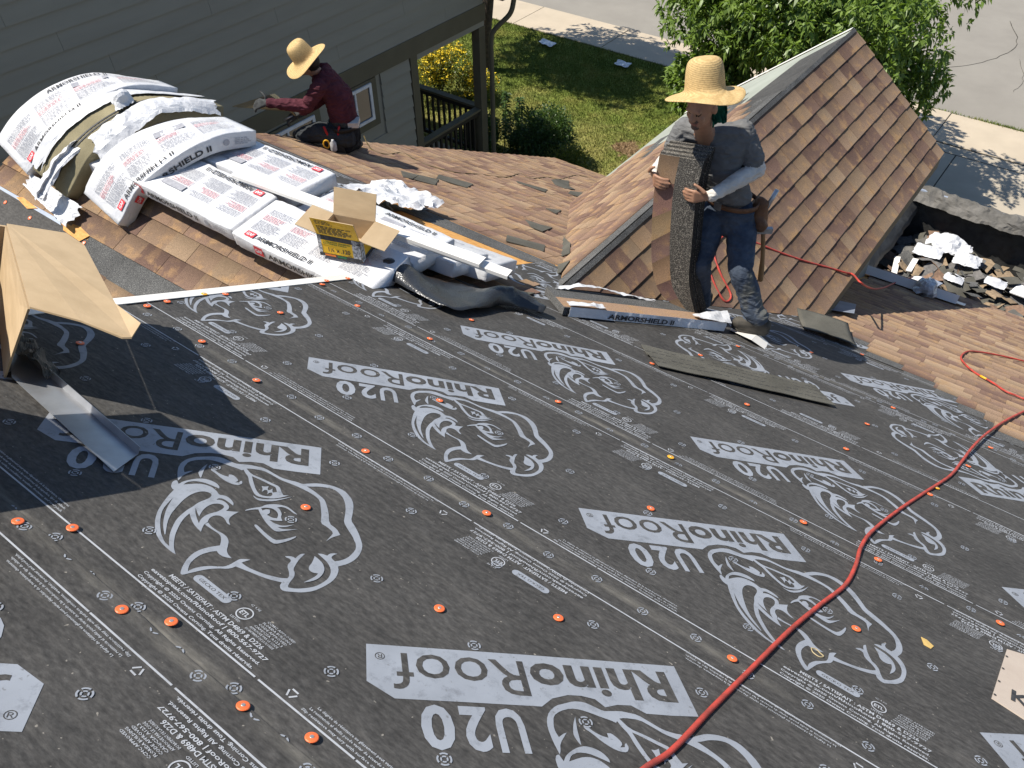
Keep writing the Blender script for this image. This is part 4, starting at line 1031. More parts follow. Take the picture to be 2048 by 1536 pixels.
def sheet_mesh(smin=-.087, xl=XL, smax=.98, flat=False):
    WD = 1.067; XL = xl
    def zz(s): return .0034 if flat else .0016 + .0042*(s+.087)/WD
    V, F, Mi = [], [], []
    # base sheet
    nx, ns = 160, 12
    for i in range(nx+1):
        for j in range(ns+1):
            x = XL + (XR-XL)*i/nx; s = smin + (smax-smin)*j/ns
            e_ = 1 if j == (0 if flat else ns) else 0
            V.append((x, s + e_*(.005*nz(x*2.3) + .002*nz(x*9)), zz(s) + e_*.0035*abs(nz(x*3.1, 4.))))
    for i in range(nx):
        for j in range(ns):
            a = i*(ns+1)+j; F.append((a, a+ns+1, a+ns+2, a+1)); Mi.append(0)
    b = MB(); 
    bm = bmesh.new()
    lay = bm.faces.layers.int.new('m')
    for v2, f, h, m in PRN:
        # keep only what lies on the sheet
        vs = [bm.verts.new((p[0], p[1], h)) for p in v2]
        for fc in f:
            try:
                q = bm.faces.new([vs[i] for i in fc]); q[lay] = m
            except ValueError: pass
    for co, no in (((XL+.004, 0, 0), (-1, 0, 0)), ((XR-.004, 0, 0), (1, 0, 0)), ((0, .977, 0), (0, 1, 0)), ((0, smin+.007, 0), (0, -1, 0))):
        bmesh.ops.bisect_plane(bm, geom=bm.verts[:]+bm.edges[:]+bm.faces[:], plane_co=co, plane_no=no, clear_outer=True)
    bm.normal_update()
    for q in bm.faces:
        if q.normal.z < 0: q.normal_flip()
    bm.verts.index_update(); n0 = len(V)
    for v in bm.verts: V.append((v.co.x, v.co.y, v.co.z + zz(v.co.y) + .0006))
    for q in bm.faces: F.append(tuple(n0 + v.index for v in q.verts)); Mi.append(q[lay])
    bm.free()
    me = bpy.data.meshes.new('underlayment_sheet'); me.from_pydata(V, [], F)
    for mt in (MAT['underlay'], MAT['print'], MAT['print_line']): me.materials.append(mt)
    me.polygons.foreach_set('material_index', Mi); me.update()
    return me
SHEET = sheet_mesh()
SHEET_T = sheet_mesh(.022, -2.1, 1.14, True)      # roll laid the other way round
g = MB(); g.slab([at(FM, a, s_, .0002) for a, s_ in ((-2.64, sY(-1.2)), (2.6, sY(-1.2)), (2.6, 6.2), (-1.2, 6.2), (-2.45, 3.75), (-2.64, 2.7))], .0008, FM[3]); g.build('underlayment_base', MAT['underlay'], main_roof)
for kk in range(-1, 6):
    o = bpy.data.objects.new('underlayment_sheet', SHEET_T if kk in (-1, 3) else SHEET); COL.objects.link(o)
    s0 = S0 + .98*kk
    if kk == 2: s0 -= .012
    if kk in (-1, 3):
        p = at(FM, -.0416, 3.988 + (.62-S0), .0) if kk == 3 else at(FM, .544, .338, .001)
        Mx = Matrix(((-FM[1].x, -FM[2].x, FM[3].x, p.x), (-FM[1].y, -FM[2].y, FM[3].y, p.y), (-FM[1].z, -FM[2].z, FM[3].z, p.z), (0, 0, 0, 1)))
    else:
        p = at(FM, .19 if kk == 4 else 0, s0 + (.02 if kk == 4 else 0), 0)
        Mx = Matrix(((FM[1].x, FM[2].x, FM[3].x, p.x), (FM[1].y, FM[2].y, FM[3].y, p.y), (FM[1].z, FM[2].z, FM[3].z, p.z), (0, 0, 0, 1)))
    o.matrix_world = Mx; o.parent = main_roof

SHEET_P = sheet_mesh(.0, .55)
o = bpy.data.objects.new('underlayment_sheet', SHEET_P); COL.objects.link(o)
p = at(FM, -6.20, sY(3.03), .0015)
o.matrix_world = Matrix(((FM[1].x, FM[2].x, FM[3].x, p.x), (FM[1].y, FM[2].y, FM[3].y, p.y), (FM[1].z, FM[2].z, FM[3].z, p.z), (0, 0, 0, 1))); o.parent = main_roof
# plastic cap nails
def cap_mesh(mat):
    b = MB(); b.lathe([(.0132, 0), (.0132, .0012), (.0118, .0022), (.005, .0028), (.0045, .0030)], seg=20)
    b.lathe([(.0045, .0030), (.004, .0036), (0, .0039)], seg=10, m=1)
    o = b.build('cap', [mat, MAT['nail']], smooth=False); me = o.data; bpy.data.objects.remove(o); return me
CO, CY = cap_mesh(MAT['cap']), cap_mesh(MAT['cap_y'])
def cap_at(F, p, me, parent):
    o = bpy.data.objects.new('cap_nail', me); COL.objects.link(o)
    t = rng.uniform(-.05, .05); n = (F[3] + F[1]*t + F[2]*rng.uniform(-.05, .05)).normalized()
    a = (F[1] - n*F[1].dot(n)).normalized(); d_ = n.cross(a)
    o.matrix_world = Matrix(((a.x, d_.x, n.x, p.x), (a.y, d_.y, n.y, p.y), (a.z, d_.z, n.z, p.z), (0, 0, 0, 1))); o.parent = parent
for x, y in DATA['CAPS']: cap_at(FM, Vector((x, y, mz(y))) + FM[3]*.0085, CO, main_roof)
for x, y in DATA['CAPSY']: cap_at(FM, Vector((x, y, mz(y))) + FM[3]*.0085, CY, main_roof)
for x, y in DATA['CAPSN']: cap_at(FN, Vector((x, y, NZR - .5*(NY-y))) + FN[3]*.006, CO, wing_roof)

# ================================================================ things on the roof
def outline_faces(b, poly, frame_fn, m): pass

class Bent:
    """a bundle bent along a spine: stations of (centre, side, up)"""
    def __init__(self, stations, W, T):
        P = spline([tuple(s) for s in stations], 7)
        self.P = [Vector(p) for p in P]; n = len(P)
        self.t = []; self.L = [0]
        for i in range(1, n): self.L.append(self.L[-1] + (self.P[i]-self.P[i-1]).length)
        self.len = self.L[-1]; self.W, self.T = W, T
    def setside(self, side):
        self.side = Vector(side).normalized()
    def fr(self, a):
        n = len(self.P); a = max(0., min(self.len, a))
        i = 0
        while i < n-2 and self.L[i+1] < a: i += 1
        f = (a-self.L[i])/max(1e-9, self.L[i+1]-self.L[i])
        p = self.P[i].lerp(self.P[i+1], f)
        t0 = (self.P[min(i+1, n-1)]-self.P[max(i-1, 0)]).normalized(); t1 = (self.P[min(i+2, n-1)]-self.P[i]).normalized()
        t = t0.lerp(t1, f).normalized()
        s = (self.side - t*self.side.dot(t)).normalized(); u = s.cross(t)
        if u.z < 0: u = -u
        return p, t, s, u
    def top(self, a, b, h):
        p, t, s, u = self.fr(a); return p + s*b + u*(self.T/2 + h)
    def sidept(self, a, z, sg, h):
        p, t, s, u = self.fr(a); return p + s*(sg*(self.W/2 + h)) + u*z
def ring_pts(W, T, r=.008, k=2):
    out = []
    for cx, cy, a0 in ((W/2-r, T/2-r, 0), (-W/2+r, T/2-r, 90), (-W/2+r, -T/2+r, 180), (W/2-r, -T/2+r, 270)):
        for i in range(k+1):
            a = rad(a0 + 90*i/k); out.append((cx + r*math.cos(a), cy + r*math.sin(a)))
    return out
def bent_body(bt, seed, amp=.004, n=44, shrink=.965):
    b = MB(); R = ring_pts(bt.W, bt.T); k = len(R); V = []
    for i in range(n+1):
        a = bt.len*i/n; p, t, s, u = bt.fr(a)
        e = min(i, n-i); sc = 1.0 if e >= 2 else (.97 if e == 1 else shrink)
        for j, (x, y) in enumerate(R):
            w = amp*(nz(a*9+seed, x*14, y*20+seed) + .6*nz(a*26+seed*3, x*30, y*30)) if e > 0 else amp*.5*nz(x*40+seed, y*40)
            V.append(p + s*(x*(sc if e < 2 else 1) + (w*.8 if abs(x) > bt.W*.45 else 0)) + u*(y*sc + w) + t*(amp*3*nz(x*20+seed, y*60, a) if e == 0 else 0))
    F = []
    for i in range(n):
        for j in range(k): F.append((i*k+j, i*k+(j+1) % k, (i+1)*k+(j+1) % k, (i+1)*k+j))
    F.append(tuple(range(k-1, -1, -1))); F.append(tuple(range(n*k, (n+1)*k)))
    b.add(V, F); return b
INKS = ['ink', 'grey_ink', 'red_ink', 'pink_ink', 'white_ink', 'wrap']
def flat2(bp, v, f, fn, m):
    bp.add([fn(x, y) for x, y in v], f, m)
def wordlines(bp, fn, a0, a1, b0, b1, pitch, th, m, r, fill=.9):
    """lines of tiny print as broken bars, running along a"""
    y = b0
    while y + th < b1:
        x = a0; end = a0 + (a1-a0)*r.uniform(.7, 1)
        while x < end:
            w = r.uniform(.008, .03); w = min(w, end-x)
            bp.add([fn(x, y), fn(x+w, y), fn(x+w, y+th), fn(x, y+th)], [(0, 1, 2, 3)], m)
            x += w + r.uniform(.003, .006)
        y += pitch
def bundle_print(bt, seed, sides=(1,), flip=False, tops=True, h=.0065):
    r = random.Random(seed); bp = MB(); L, W = bt.len, bt.W
    p_, t_, s_, u_ = bt.fr(L/2)
    hand_ = 1 if t_.cross(s_).dot(u_) > 0 else -1
    def ft(a, y, hh=0):
        if flip: return bt.top(L-a, -(y-W/2)*hand_, h+hh)
        return bt.top(a, (y-W/2)*hand_, h+hh)
    if tops:
        v, f = text_fit('ARMORSHIELD II', .40, .030, .022)
        flat2(bp, v + np.array([.155, .026]), f, ft, 0)
        if seed % 3 == 0:
            v, f = text_fit('ARMORSHIELD II', .36, .027, .022); flat2(bp, v + np.array([.42, W-.058]), f, ft, 0)
        for x0, y0 in ((.075, .024),):
            bp.add([ft(x0, y0), ft(x0+.066, y0), ft(x0+.066, y0+.038), ft(x0, y0+.038)], [(0, 1, 2, 3)], 2)
            v, f = text_fit('GAF', .048, .021, .02); flat2(bp, v + np.array([x0+.009, y0+.0085]), f, lambda a, y: ft(a, y, .0006), 4)
        # paragraphs
        x = .06
        for c in range(4):
            w = (L-.12)/4 - .02
            wordlines(bp, ft, x, x+w, .085, W*.5-.006, .0088, .0032, 1, r)
            wordlines(bp, ft, x, x+w*.8, W*.5, W*.62, .0088, .0036, 3, r)
            if c == 2:
                bp.add([ft(x, W*.64), ft(x+w*.9, W*.64), ft(x+w*.9, W-.08), ft(x, W-.08)], [(0, 1, 2, 3)], 1)
            else: wordlines(bp, ft, x, x+w, W*.64, W-.08, .0088, .0032, 1, r)
            x += w + .022
    for sg in sides:
        fwd = t_.cross(u_).dot(s_*sg) > 0
        fs = lambda a, y, hh=0, fwd=fwd, sg=sg: bt.sidept(a if fwd else (L-a), y-bt.T/2, sg, .0045+hh)
        v, f = text_fit('ARMORSHIELD II', .46, .034, .03); flat2(bp, v + np.array([.27, .026]), f, fs, 0)
        bp.add([fs(.17, .02), fs(.235, .02), fs(.235, .075), fs(.17, .075)], [(0, 1, 2, 3)], 2)
        v, f = text_fit('GAF', .05, .024, .02); flat2(bp, v + np.array([.178, .035]), f, lambda a, y: fs(a, y, .0006), 4)
        wordlines(bp, fs, .86, L-.03, .03, .07, .011, .005, 1, r)
        m = 14; vv = [(.81 + .018*math.cos(2*math.pi*i/m), .048 + .018*math.sin(2*math.pi*i/m)) for i in range(m)]
        bp.add([fs(*p) for p in vv], [tuple(range(m))], 1)
    return bp
def bundle(label, stations, side, W=.345, T=.095, seed=1, sides=(1,), flip=False, tops=True, amp=.0034, name='shingle_bundle'):
    bt = Bent(stations, W, T); bt.setside(side)
    c = stations[len(stations)//2]
    root = empty(name, (c[0], c[1], min(s[2] for s in stations)-T/2)); tag(root, label, 'bundle', 'shingle bundles stacked on the ridge')
    under(bent_body(bt, seed, amp).build('wrapping', MAT['wrap'], None, smooth=True), root)
    bundle_print(bt, seed, sides, flip, tops).build('printed_lettering', [MAT[i] for i in INKS], root)['kind'] = 'stuff'
    return bt, root
YS = (0, 1, 0)
def flatb(label, x0, x1, y, z, seed, rot=0., T=.085, sides=(-1,), flip=False, zt=0., tops=True, dip=.0, W=.345):
    xm = (x0+x1)/2
    st = [(x0, y - rot, z), (x0*.66+x1*.34, y - rot*.33, z - dip*.5), (x0*.33+x1*.67, y + rot*.33, z - dip*.6), (x1, y + rot, z - dip)]
    return bundle(label, st, (0, 1, zt), W, T, seed, sides, flip, tops)
# bottom layer lies on both sides of the ridge, top layer straddles it
flatb('wrapped bundle in the near row, right end, nail carton on it', -3.47, -2.52, 2.345, -2.545, 3, .012, zt=.10)
flatb('wrapped bundle in the near row, left of the nail carton', -4.50, -3.475, 2.35, -2.535, 4, -.005, zt=.12, flip=True)
flatb('wrapped bundle in the far row with the white trim strip across it', -4.42, -3.42, 2.72, -2.53, 5, .01, sides=(1,), zt=-.06, flip=True)
flatb('wrapped bundle in the far row behind the open carton flap', -3.40, -2.52, 2.70, -2.60, 6, .0, sides=(1,), zt=-.10)
flatb('lowest bundle of the fanned pile right of the carton', -3.3, -2.33, 2.98, -2.80, 7, .05, sides=(), zt=-.45, tops=True)
flatb('middle bundle of the fanned pile right of the carton', -3.38, -2.42, 2.84, -2.71, 8, .03, sides=(), zt=-.40)
# bent bundles thrown over the stack
bundle('bent wrapped bundle in front, lettered along its right side', [(-4.53, 2.06, -2.72), (-4.47, 2.22, -2.545), (-4.34, 2.42, -2.43), (-4.26, 2.64, -2.405), (-4.22, 2.88, -2.47)], (1, .12, 0), .36, .10, 11, (1,))
bt_l, _r = bundle('bent wrapped bundle, leftmost on the ridge, whole wrapper', [(-5.46, 2.06, -2.69), (-5.38, 2.24, -2.52), (-5.28, 2.46, -2.41), (-5.19, 2.70, -2.385), (-5.10, 3.0, -2.50)], (1, .2, 0), .36, .11, 12, (-1,))
flatb('wrapped bundle lying under the leftmost bent ones', -5.6, -4.62, 2.36, -2.585, 13, .0, zt=.1, sides=())
flatb('wrapped bundle half hidden between the torn and the bent one', -5.55, -4.55, 2.72, -2.60, 14, .0, zt=-.1, sides=(), tops=False)
# torn bundle: bare shingle pack with the wrapper pulled open
tb = Bent([(-5.03, 2.04, -2.71), (-4.97, 2.22, -2.53), (-4.88, 2.44, -2.42), (-4.80, 2.68, -2.395), (-4.68, 3.04, -2.52)], .34, .10); tb.setside((1, .22, 0))
root = empty('torn_bundle', (-4.9, 2.44, -2.5)); tag(root, 'torn open bundle showing olive shingle backs with two dark lines', 'bundle', 'shingle bundles stacked on the ridge')
b = MB()
for j in range(8):
    pass
bent_body(tb, 31, .0015).build('shingle_pack', MAT['backing'], root, smooth=True)
b = MB()
for off in (.01, .035):
    for i in range(30):
        a0, a1 = tb.len*i/30, tb.len*(i+1)/30
        b.quad(tb.top(a0, off, .0032), tb.top(a1, off, .0032), tb.top(a1, off+.011, .0032), tb.top(a0, off+.011, .0032))
b.build('tar_line', MAT['ink'], root)

def crumple(name, grid_fn, nu, nv, amp, mat, seed, parent=None, ragged=.35, freq=9., smooth=False, mats=None):
    """a limp sheet given by grid_fn(u,v)->point: long folds, small creases and a torn, wandering rim"""
    r = random.Random(seed); b = MB(); V = []
    ph = r.uniform(0, 9)
    for i in range(nu+1):
        for j in range(nv+1):
            u, v = i/nu, j/nv
            if ragged > 0:
                lo = .16*ragged*abs(nz(u*7+ph, 1.)) + .12*ragged*abs(nz(u*23+ph, 2.)); hi = 1 - .16*ragged*abs(nz(u*7+ph, 5.)) - .12*ragged*abs(nz(u*23+ph, 6.))
                lu = .16*ragged*abs(nz(v*7+ph, 11.)) + .1*ragged*abs(nz(v*23+ph, 12.)); hu = 1 - .16*ragged*abs(nz(v*7+ph, 15.)) - .1*ragged*abs(nz(v*23+ph, 16.))
                u, v = lu + (hu-lu)*u, lo + (hi-lo)*v
            p = Vector(grid_fn(u, v)); q1 = Vector(grid_fn(min(1, u+.02), v)) - Vector(grid_fn(max(0, u-.02), v)); q2 = Vector(grid_fn(u, min(1, v+.02))) - Vector(grid_fn(u, max(0, v-.02)))
            n = q1.cross(q2); n = n.normalized() if n.length > 1e-9 else Vector((0, 0, 1))
            if n.z < 0: n = -n
            x_, y_, z_ = p*freq
            fold = 1 - 2*abs(nz(x_*.55+ph, y_*.55+z_*.4, z_*.55)); cr = 1 - 2*abs(nz(x_*1.5-ph, y_*1.5, z_*1.5+ph)); fi = nz(x_*4, y_*4+ph, z_*4)
            V.append(p + n*(amp*(.9*fold + .5*cr + .08*fi)))
    F = [(i*(nv+1)+j, (i+1)*(nv+1)+j, (i+1)*(nv+1)+j+1, i*(nv+1)+j+1) for i in range(nu) for j in range(nv)]
    b.add(V, F)
    o = b.build(name, mats or mat, parent, smooth=smooth)
    md = o.modifiers.new('solid', 'SOLIDIFY'); md.thickness = .0012
    return o
def bil(A, B, C, D_):
    A, B, C, D_ = Vector(A), Vector(B), Vector(C), Vector(D_)
    return lambda u, v: (A*(1-u)+B*u)*(1-v) + (D_*(1-u)+C*u)*v
# wrapper on the torn bundle: left half still on, right flap and the tail hanging towards the eye
crumple('wrapper_half', lambda u, v: tb.top(u*tb.len, -.185 + .105*v, .006), 44, 6, .006, MAT['wrap'], 41, root, .8, 9)
crumple('wrapper_flap', lambda u, v: tb.top((.30+.68*u)*tb.len, .09 + .13*v, .012 + .03*v*math.sin(3.1*u)) - Vector((0, 0, .09*v*v)), 44, 7, .013, MAT['wrap'], 42, root, .7, 11)
crumple('wrapper_tail', lambda u, v: Vector((-4.99+.13*v-.02*u, 2.30-.42*u, -2.52-.30*u + .10*math.sin(2.4*u))) + Vector((.03*math.sin(5*v), 0, .05*math.sin(3*v))), 28, 11, .026, MAT['wrap'], 43, root, .6, 9)
crumple('wrapper_tuft', lambda u, v: tb.top(.50*tb.len + .10*u, -.06+.12*v, .02+.06*math.sin(3.1*u)*math.sin(3.1*v)), 12, 10, .022, MAT['wrap'], 44, root, .5, 12)
bp = bundle_print(Bent([tuple(tb.P[0]), tuple(tb.P[len(tb.P)//2]), tuple(tb.P[-1])], .34, .10), 5, (), tops=False) if False else None

# loose wrapper scraps
o = crumple('wrapper_scrap', bil((-5.36, 1.98, -2.80), (-4.72, 1.88, -2.84), (-4.70, 2.02, -2.76), (-5.33, 2.06, -2.76)), 30, 10, .030, MAT['wrap'], 51, None, .6, 9)
tag(o, 'crumpled white wrapper scrap lying below the torn bundle', 'wrapper')
def mp(x, y, h=0): return Vector((x, y, mz(y))) + FM[3]*h
o = crumple('wrapper_scrap', bil(mp(-4.05, 3.42, .02), mp(-3.42, 3.42, .02), mp(-3.5, 3.86, .06), mp(-4.0, 3.80, .09)), 26, 20, .065, MAT['wrap'], 52, None, .6, 7)
tag(o, 'crumpled printed wrapper behind the nail carton', 'wrapper')

# two long white trim pieces across the bundles
def trim_piece(p0, p1, w, label, lip=.02):
    p0, p1 = Vector(p0), Vector(p1); t = (p1-p0).normalized(); s = Vector((0, 0, 1)).cross(t).normalized(); u = t.cross(s)
    root = empty('trim_strip', p0); tag(root, label, 'metal strip', 'white metal trim strips')
    b = MB(); b.obox((p0+p1)/2, (p1-p0)/2, s*(w/2), u*.0012); b.build('face', MAT['white_metal'], root)
    b = MB(); b.obox((p0+p1)/2 - s*(w/2) - u*(lip/2), (p1-p0)/2, s*.001, u*(lip/2)); b.build('lip', MAT['white_metal'], root)
trim_piece((-3.80, 2.50, -2.43), (-2.20, 2.705, -2.49), .068, 'long white metal trim strip lying across the bundles')
trim_piece((-2.75, 2.622, -2.475), (-2.06, 2.745, -2.53), .056, 'white metal trim end poking out under the longer strip')

# ---- open nail carton
cz = -2.485
c0 = Vector((-2.895, 2.265, cz)); ux = Vector((.93, .30, 0)).normalized(); uy = Vector((-.30, .93, 0)).normalized(); uz = Vector((0, 0, 1))
Lx, Ly, Hc = .235, .185, .125
box = empty('nail_carton', tuple(c0)); tag(box, 'open yellow cardboard nail carton with its flaps up, on the bundles', 'carton')
def cp(a, b_, c): return c0 + ux*a + uy*b_ + uz*c
def wallq(name, q, mats, t=.004):
    b = MB(); P = [Vector(p) for p in q]; n = (P[1]-P[0]).cross(P[3]-P[0]).normalized()
    V = P + [p - n*t for p in P]
    b.add(V, [(0, 1, 2, 3)], 0); b.add(V, [(7, 6, 5, 4), (0, 4, 5, 1), (1, 5, 6, 2), (2, 6, 7, 3), (3, 7, 4, 0)], 1)
    return b.build(name, mats, box)
YC, CB = MAT['yellow_card'], MAT['cardboard']
# front (towards the eye/left) , right end, far side, left end; outside printed
front = wallq('side_panel', [cp(0, 0, 0), cp(Lx, 0, 0), cp(Lx, 0, Hc), cp(0, 0, Hc)], [YC, CB])
right = wallq('end_panel', [cp(Lx, 0, 0), cp(Lx, Ly, 0), cp(Lx, Ly, Hc), cp(Lx, 0, Hc)], [YC, CB])
wallq('side_panel', [cp(Lx, Ly, 0), cp(0, Ly, 0), cp(0, Ly, Hc), cp(Lx, Ly, Hc)], [YC, CB])
wallq('end_panel', [cp(0, Ly, 0), cp(0, 0, 0), cp(0, 0, Hc), cp(0, Ly, Hc)], [YC, CB])
wallq('bottom_panel', [cp(.004, .004, .006), cp(Lx-.004, .004, .006), cp(Lx-.004, Ly-.004, .006), cp(.004, Ly-.004, .006)], [CB, CB])
fl = wallq('flap', [cp(0, 0, Hc), cp(Lx, 0, Hc), cp(Lx, -.035, Hc+.115), cp(0, -.035, Hc+.115)], [YC, CB])
wallq('flap', [cp(Lx, 0, Hc), cp(Lx, Ly, Hc), cp(Lx+.13, Ly, Hc-.03), cp(Lx+.13, 0, Hc-.03)], [CB, CB])
wallq('flap', [cp(Lx, Ly, Hc), cp(0, Ly, Hc), cp(0, Ly+.05, Hc+.13), cp(Lx, Ly+.05, Hc+.13)], [CB, CB])
wallq('flap', [cp(0, Ly, Hc), cp(0, 0, Hc), cp(-.115, 0, Hc+.03), cp(-.115, Ly, Hc+.03)], [CB, CB])
bp = MB(); fo = lambda a, y, hh=0: cp(a, -.0015-hh, y)
for pts, m in (([(0, 0), (Lx, 0), (Lx, .018), (0, .018)], 0), ([(0, .018), (.02, .018), (.02, Hc), (0, Hc)], 5), ([(.19, .018), (Lx, .018), (Lx, Hc), (.19, Hc)], 5), ([(.0, .098), (Lx, .098), (Lx, .125), (0, .125)], 0), ([(.02, .07), (.19, .07), (.19, .098), (.02, .098)], 3), ([(.03, .004), (.09, .004), (.09, .015), (.03, .015)], 6), ([(.1, .004), (.15, .004), (.15, .015), (.1, .015)], 7)):
    bp.add([fo(*p, hh=.0005*(1 if m in (6, 7) else 0)) for p in pts], [(0, 1, 2, 3)], m)
for s_, x0, y0, w_, h_, m in (('1¼ x .120', .055, .032, .12, .026, 0), ('COLLATED FRAMING', .03, .085, .15, .008, 4), ('ROOFING NAILS', .03, .074, .13, .008, 4), ('120', .16, .022, .02, .007, 0)):
    v, f = text_fit(s_, w_, h_, .02, 2); flat2(bp, v + np.array([x0, y0]), f, lambda a, y: fo(a, y, .0012), m)
r_ = random.Random(4)
fo2 = lambda a, y: Vector(cp(a, -.035*(y/.115) - .0018, Hc + y))
wordlines(bp, fo2, .02, .21, .012, .07, .010, .005, 0, r_)
wordlines(bp, fo2, .02, .12, .08, .105, .010, .004, 0, r_)
bp.build('printed_lettering', [MAT['ink'], MAT['grey_ink'], MAT['red_ink'], MAT['yellow_card'], MAT['green_ink'], MAT['tread'], MAT['orange_ink'], MAT['green_ink']], box)['kind'] = 'stuff'
bp = MB(); fr_ = lambda a, y: cp(Lx+.0015, a, y)
bp.add([fr_(*p) for p in ((0, .0), (.035, .0), (.035, Hc), (0, Hc))], [(0, 1, 2, 3)], 1); bp.add([fr_(*p) for p in ((.036, 0), (Ly, 0), (Ly, .022), (.036, .022))], [(0, 1, 2, 3)], 0)
bp.build('printed_border', [MAT['ink'], MAT['tread']], box)

# ---- cardboard box at the left with one big flap out
T1 = Vector((-1.83, .765, -1.46)); H1 = Vector((-2.095, .655, -1.41)); H2 = Vector((-2.72, .905, -1.52)); T2 = Vector((-2.62, 1.03, -1.585)); T2b = Vector((-2.50, 1.02, -1.58))
cb = empty('cardboard_box', (-2.3, .5, mz(.5))); tag(cb, 'open cardboard box with its big flap folded out, at the left edge', 'box')
b = MB(); nfl = (T1-H1).cross(H2-H1).normalized(); nfl = nfl if nfl.z > 0 else -nfl
mid = [H1, H1.lerp(T1, .5) + nfl*.004, T1 - Vector((.02, .015, 0)), T1, T1 + Vector((-.03, .05, .0)), T1.lerp(T2b, .3) + nfl*.006, T1.lerp(T2b, .7), T2b, T2, H2]
b.slab(mid, .005, nfl); flp = b.build('flap', MAT['cardboard'], cb)
def toM(p, h=.004): return Vector((p.x, p.y, mz(p.y)+h))
def pan4(name, q, mat, t=.006):
    bb = MB(); q = [Vector(p) for p in q]; n = (q[1]-q[0]).cross(q[3]-q[0]).normalized()
    V2 = [v - n*t for v in q]
    bb.add(q + V2, [(0, 1, 2, 3), (7, 6, 5, 4), (0, 4, 5, 1), (1, 5, 6, 2), (2, 6, 7, 3), (3, 7, 4, 0)])
    return bb.build(name, mat, cb)
out = Vector((-.80, -.60, 0))
Q0 = H1 - Vector((0, 0, .003)); Q1 = H2 - Vector((0, 0, .003)); R0 = Q0 + out*.26 + Vector((0, 0, .05)); R1 = Q1 + out*.26 + Vector((0, 0, .05))
g0, g1 = mp(-2.245, .555, .004), toM(Q1 + Vector((-.14, -.08, 0))); g2, g3 = toM(g1 + out*.26), toM(g0 + out*.26)
pan4('side_panel', [g0, g1, Q1, Q0], MAT['cardboard']); pan4('end_panel', [g1, g2, R1, Q1], MAT['cardboard']); pan4('side_panel', [g2, g3, R0, R1], MAT['cardboard'])
# a second carton nearer the eye, mostly left of the picture
c2 = empty('brown_carton', (-2.03, .1, mz(.1))); tag(c2, 'brown carton with a green printed side, at the far left edge', 'carton')
xa, xb, ya, yb, hC = -2.27, -1.845, -.18, .352, -1.12
b = MB(); v = [(xa, ya, mz(ya)+.003), (xb, ya, mz(ya)+.003), (xb, yb, mz(yb)+.003), (xa, yb, mz(yb)+.003), (xa, ya, hC), (xb, ya, hC), (xb, yb, hC), (xa, yb, hC)]
b.add(v, BOXF); b.build('carton', MAT['cardboard'], c2)
b = MB(); b.quad((xb+.0015, ya+.05, hC-.30), (xb+.0015, yb-.03, hC-.30), (xb+.0015, yb-.03, hC-.10), (xb+.0015, ya+.05, hC-.10)); b.build('printed_panel', MAT['green_ink'], c2)
b = MB(); b.slab([(xa+.01, yb+.003, hC-.004), (xb-.004, yb+.003, hC-.004), (xb-.06, yb+.208, hC+.0), (xa+.04, yb+.208, hC+.0)], .004); b.build('flap', MAT['cardboard'], c2)  # unseen flap added to fill the box's shadow; carton height set for it too
# black netting bunched under the flap
o = crumple('black_netting', bil(mp(-2.50, .70, .01), mp(-2.18, .665, .01), mp(-2.14, .60, .02), mp(-2.36, .60, .05)), 26, 14, .03, MAT['black_tarp'], 66, None, .5, 14); tag(o, 'bunched black netting under the big cardboard flap', 'netting')

# ---- bent grey flashing lying on the underlayment
b = MB()
A = mp(-2.47, .692, .012); B = mp(-1.705, .593, .03); C = mp(-1.655, .512, .012); D0 = mp(-2.23, .561, .012)
A = mp(-2.44, .66, .012)
b.slab([D0, C, mp(-1.70, .60, .012), A], .0015, FM[3])
b.slab([mp(-1.70, .60, .0125), A + FM[3]*.0005, A + FM[3]*.018 + Vector((-.002, .006, 0)), mp(-1.70, .60, .0125) + FM[3]*.018 + Vector((-.002, .006, 0))], .0015, FM[2])
o = b.build('flashing', MAT['grey_metal']); tag(o, 'bent grey metal flashing lying in front of the cardboard box', 'flashing')

# ---- black membrane flap peeled up along the ragged edge
ft, fb = [Vector(p) for p in DATA['FLAPT']], [Vector(p) for p in DATA['FLAPB']]
fts, fbs = spline(DATA['FLAPT'], 8), spline(DATA['FLAPB'], 8)
def flapfn(u, v):
    i = u*(len(fts)-1); k = int(min(i, len(fts)-2)); f = i-k
    a = Vector(fts[k]).lerp(Vector(fts[k+1]), f); c = Vector(fbs[k]).lerp(Vector(fbs[k+1]), f)
    return a.lerp(c, v) + FM[3]*(.075*math.sin(math.pi*v)**.8*(.5+.5*math.sin(u*9+1)) + .012)
o = crumple('membrane_flap', flapfn, 60, 12, .014, MAT['membrane'], 71, None, .0, 9, True)
tag(o, 'black woven underlayment flap peeled back at the ragged edge', 'membrane')

# ---- hoses and cord
b = MB(); b.tube(spline(DATA['HOSE'], 6), .0070, 10); o = b.build('air_hose', MAT['hose'], smooth=True)
hs = spline(DATA['HOSE'], 6); iy = 24*6 + 3
bt_ = MB(); bt_.tube([hs[iy-1], hs[iy], hs[iy+1]], .0078, 10); bt_.build('yellow_tape', MAT['cap_y'], o, smooth=True)
bt_ = MB()
for ic in (52, 75): bt_.tube([hs[ic-1], hs[ic]], .0076, 10)
bt_.build('scuffed_band', MAT['black_edge'], o, smooth=True) if False else None; tag(o, 'red air hose looping across the underlayment at the right', 'hose')
b = MB(); b.tube(spline(DATA['HOSE2'], 6), .0075, 8); o = b.build('air_hose', MAT['hose'], smooth=True); tag(o, 'thin red air hose across the brown gable, hanging over its eave', 'hose')
b = MB(); b.tube(spline(DATA['CORD'], 6), .007, 8); o = b.build('extension_cord', MAT['cord'], smooth=True); tag(o, 'olive cord snaking over the brown far slope behind the bundles', 'cord')

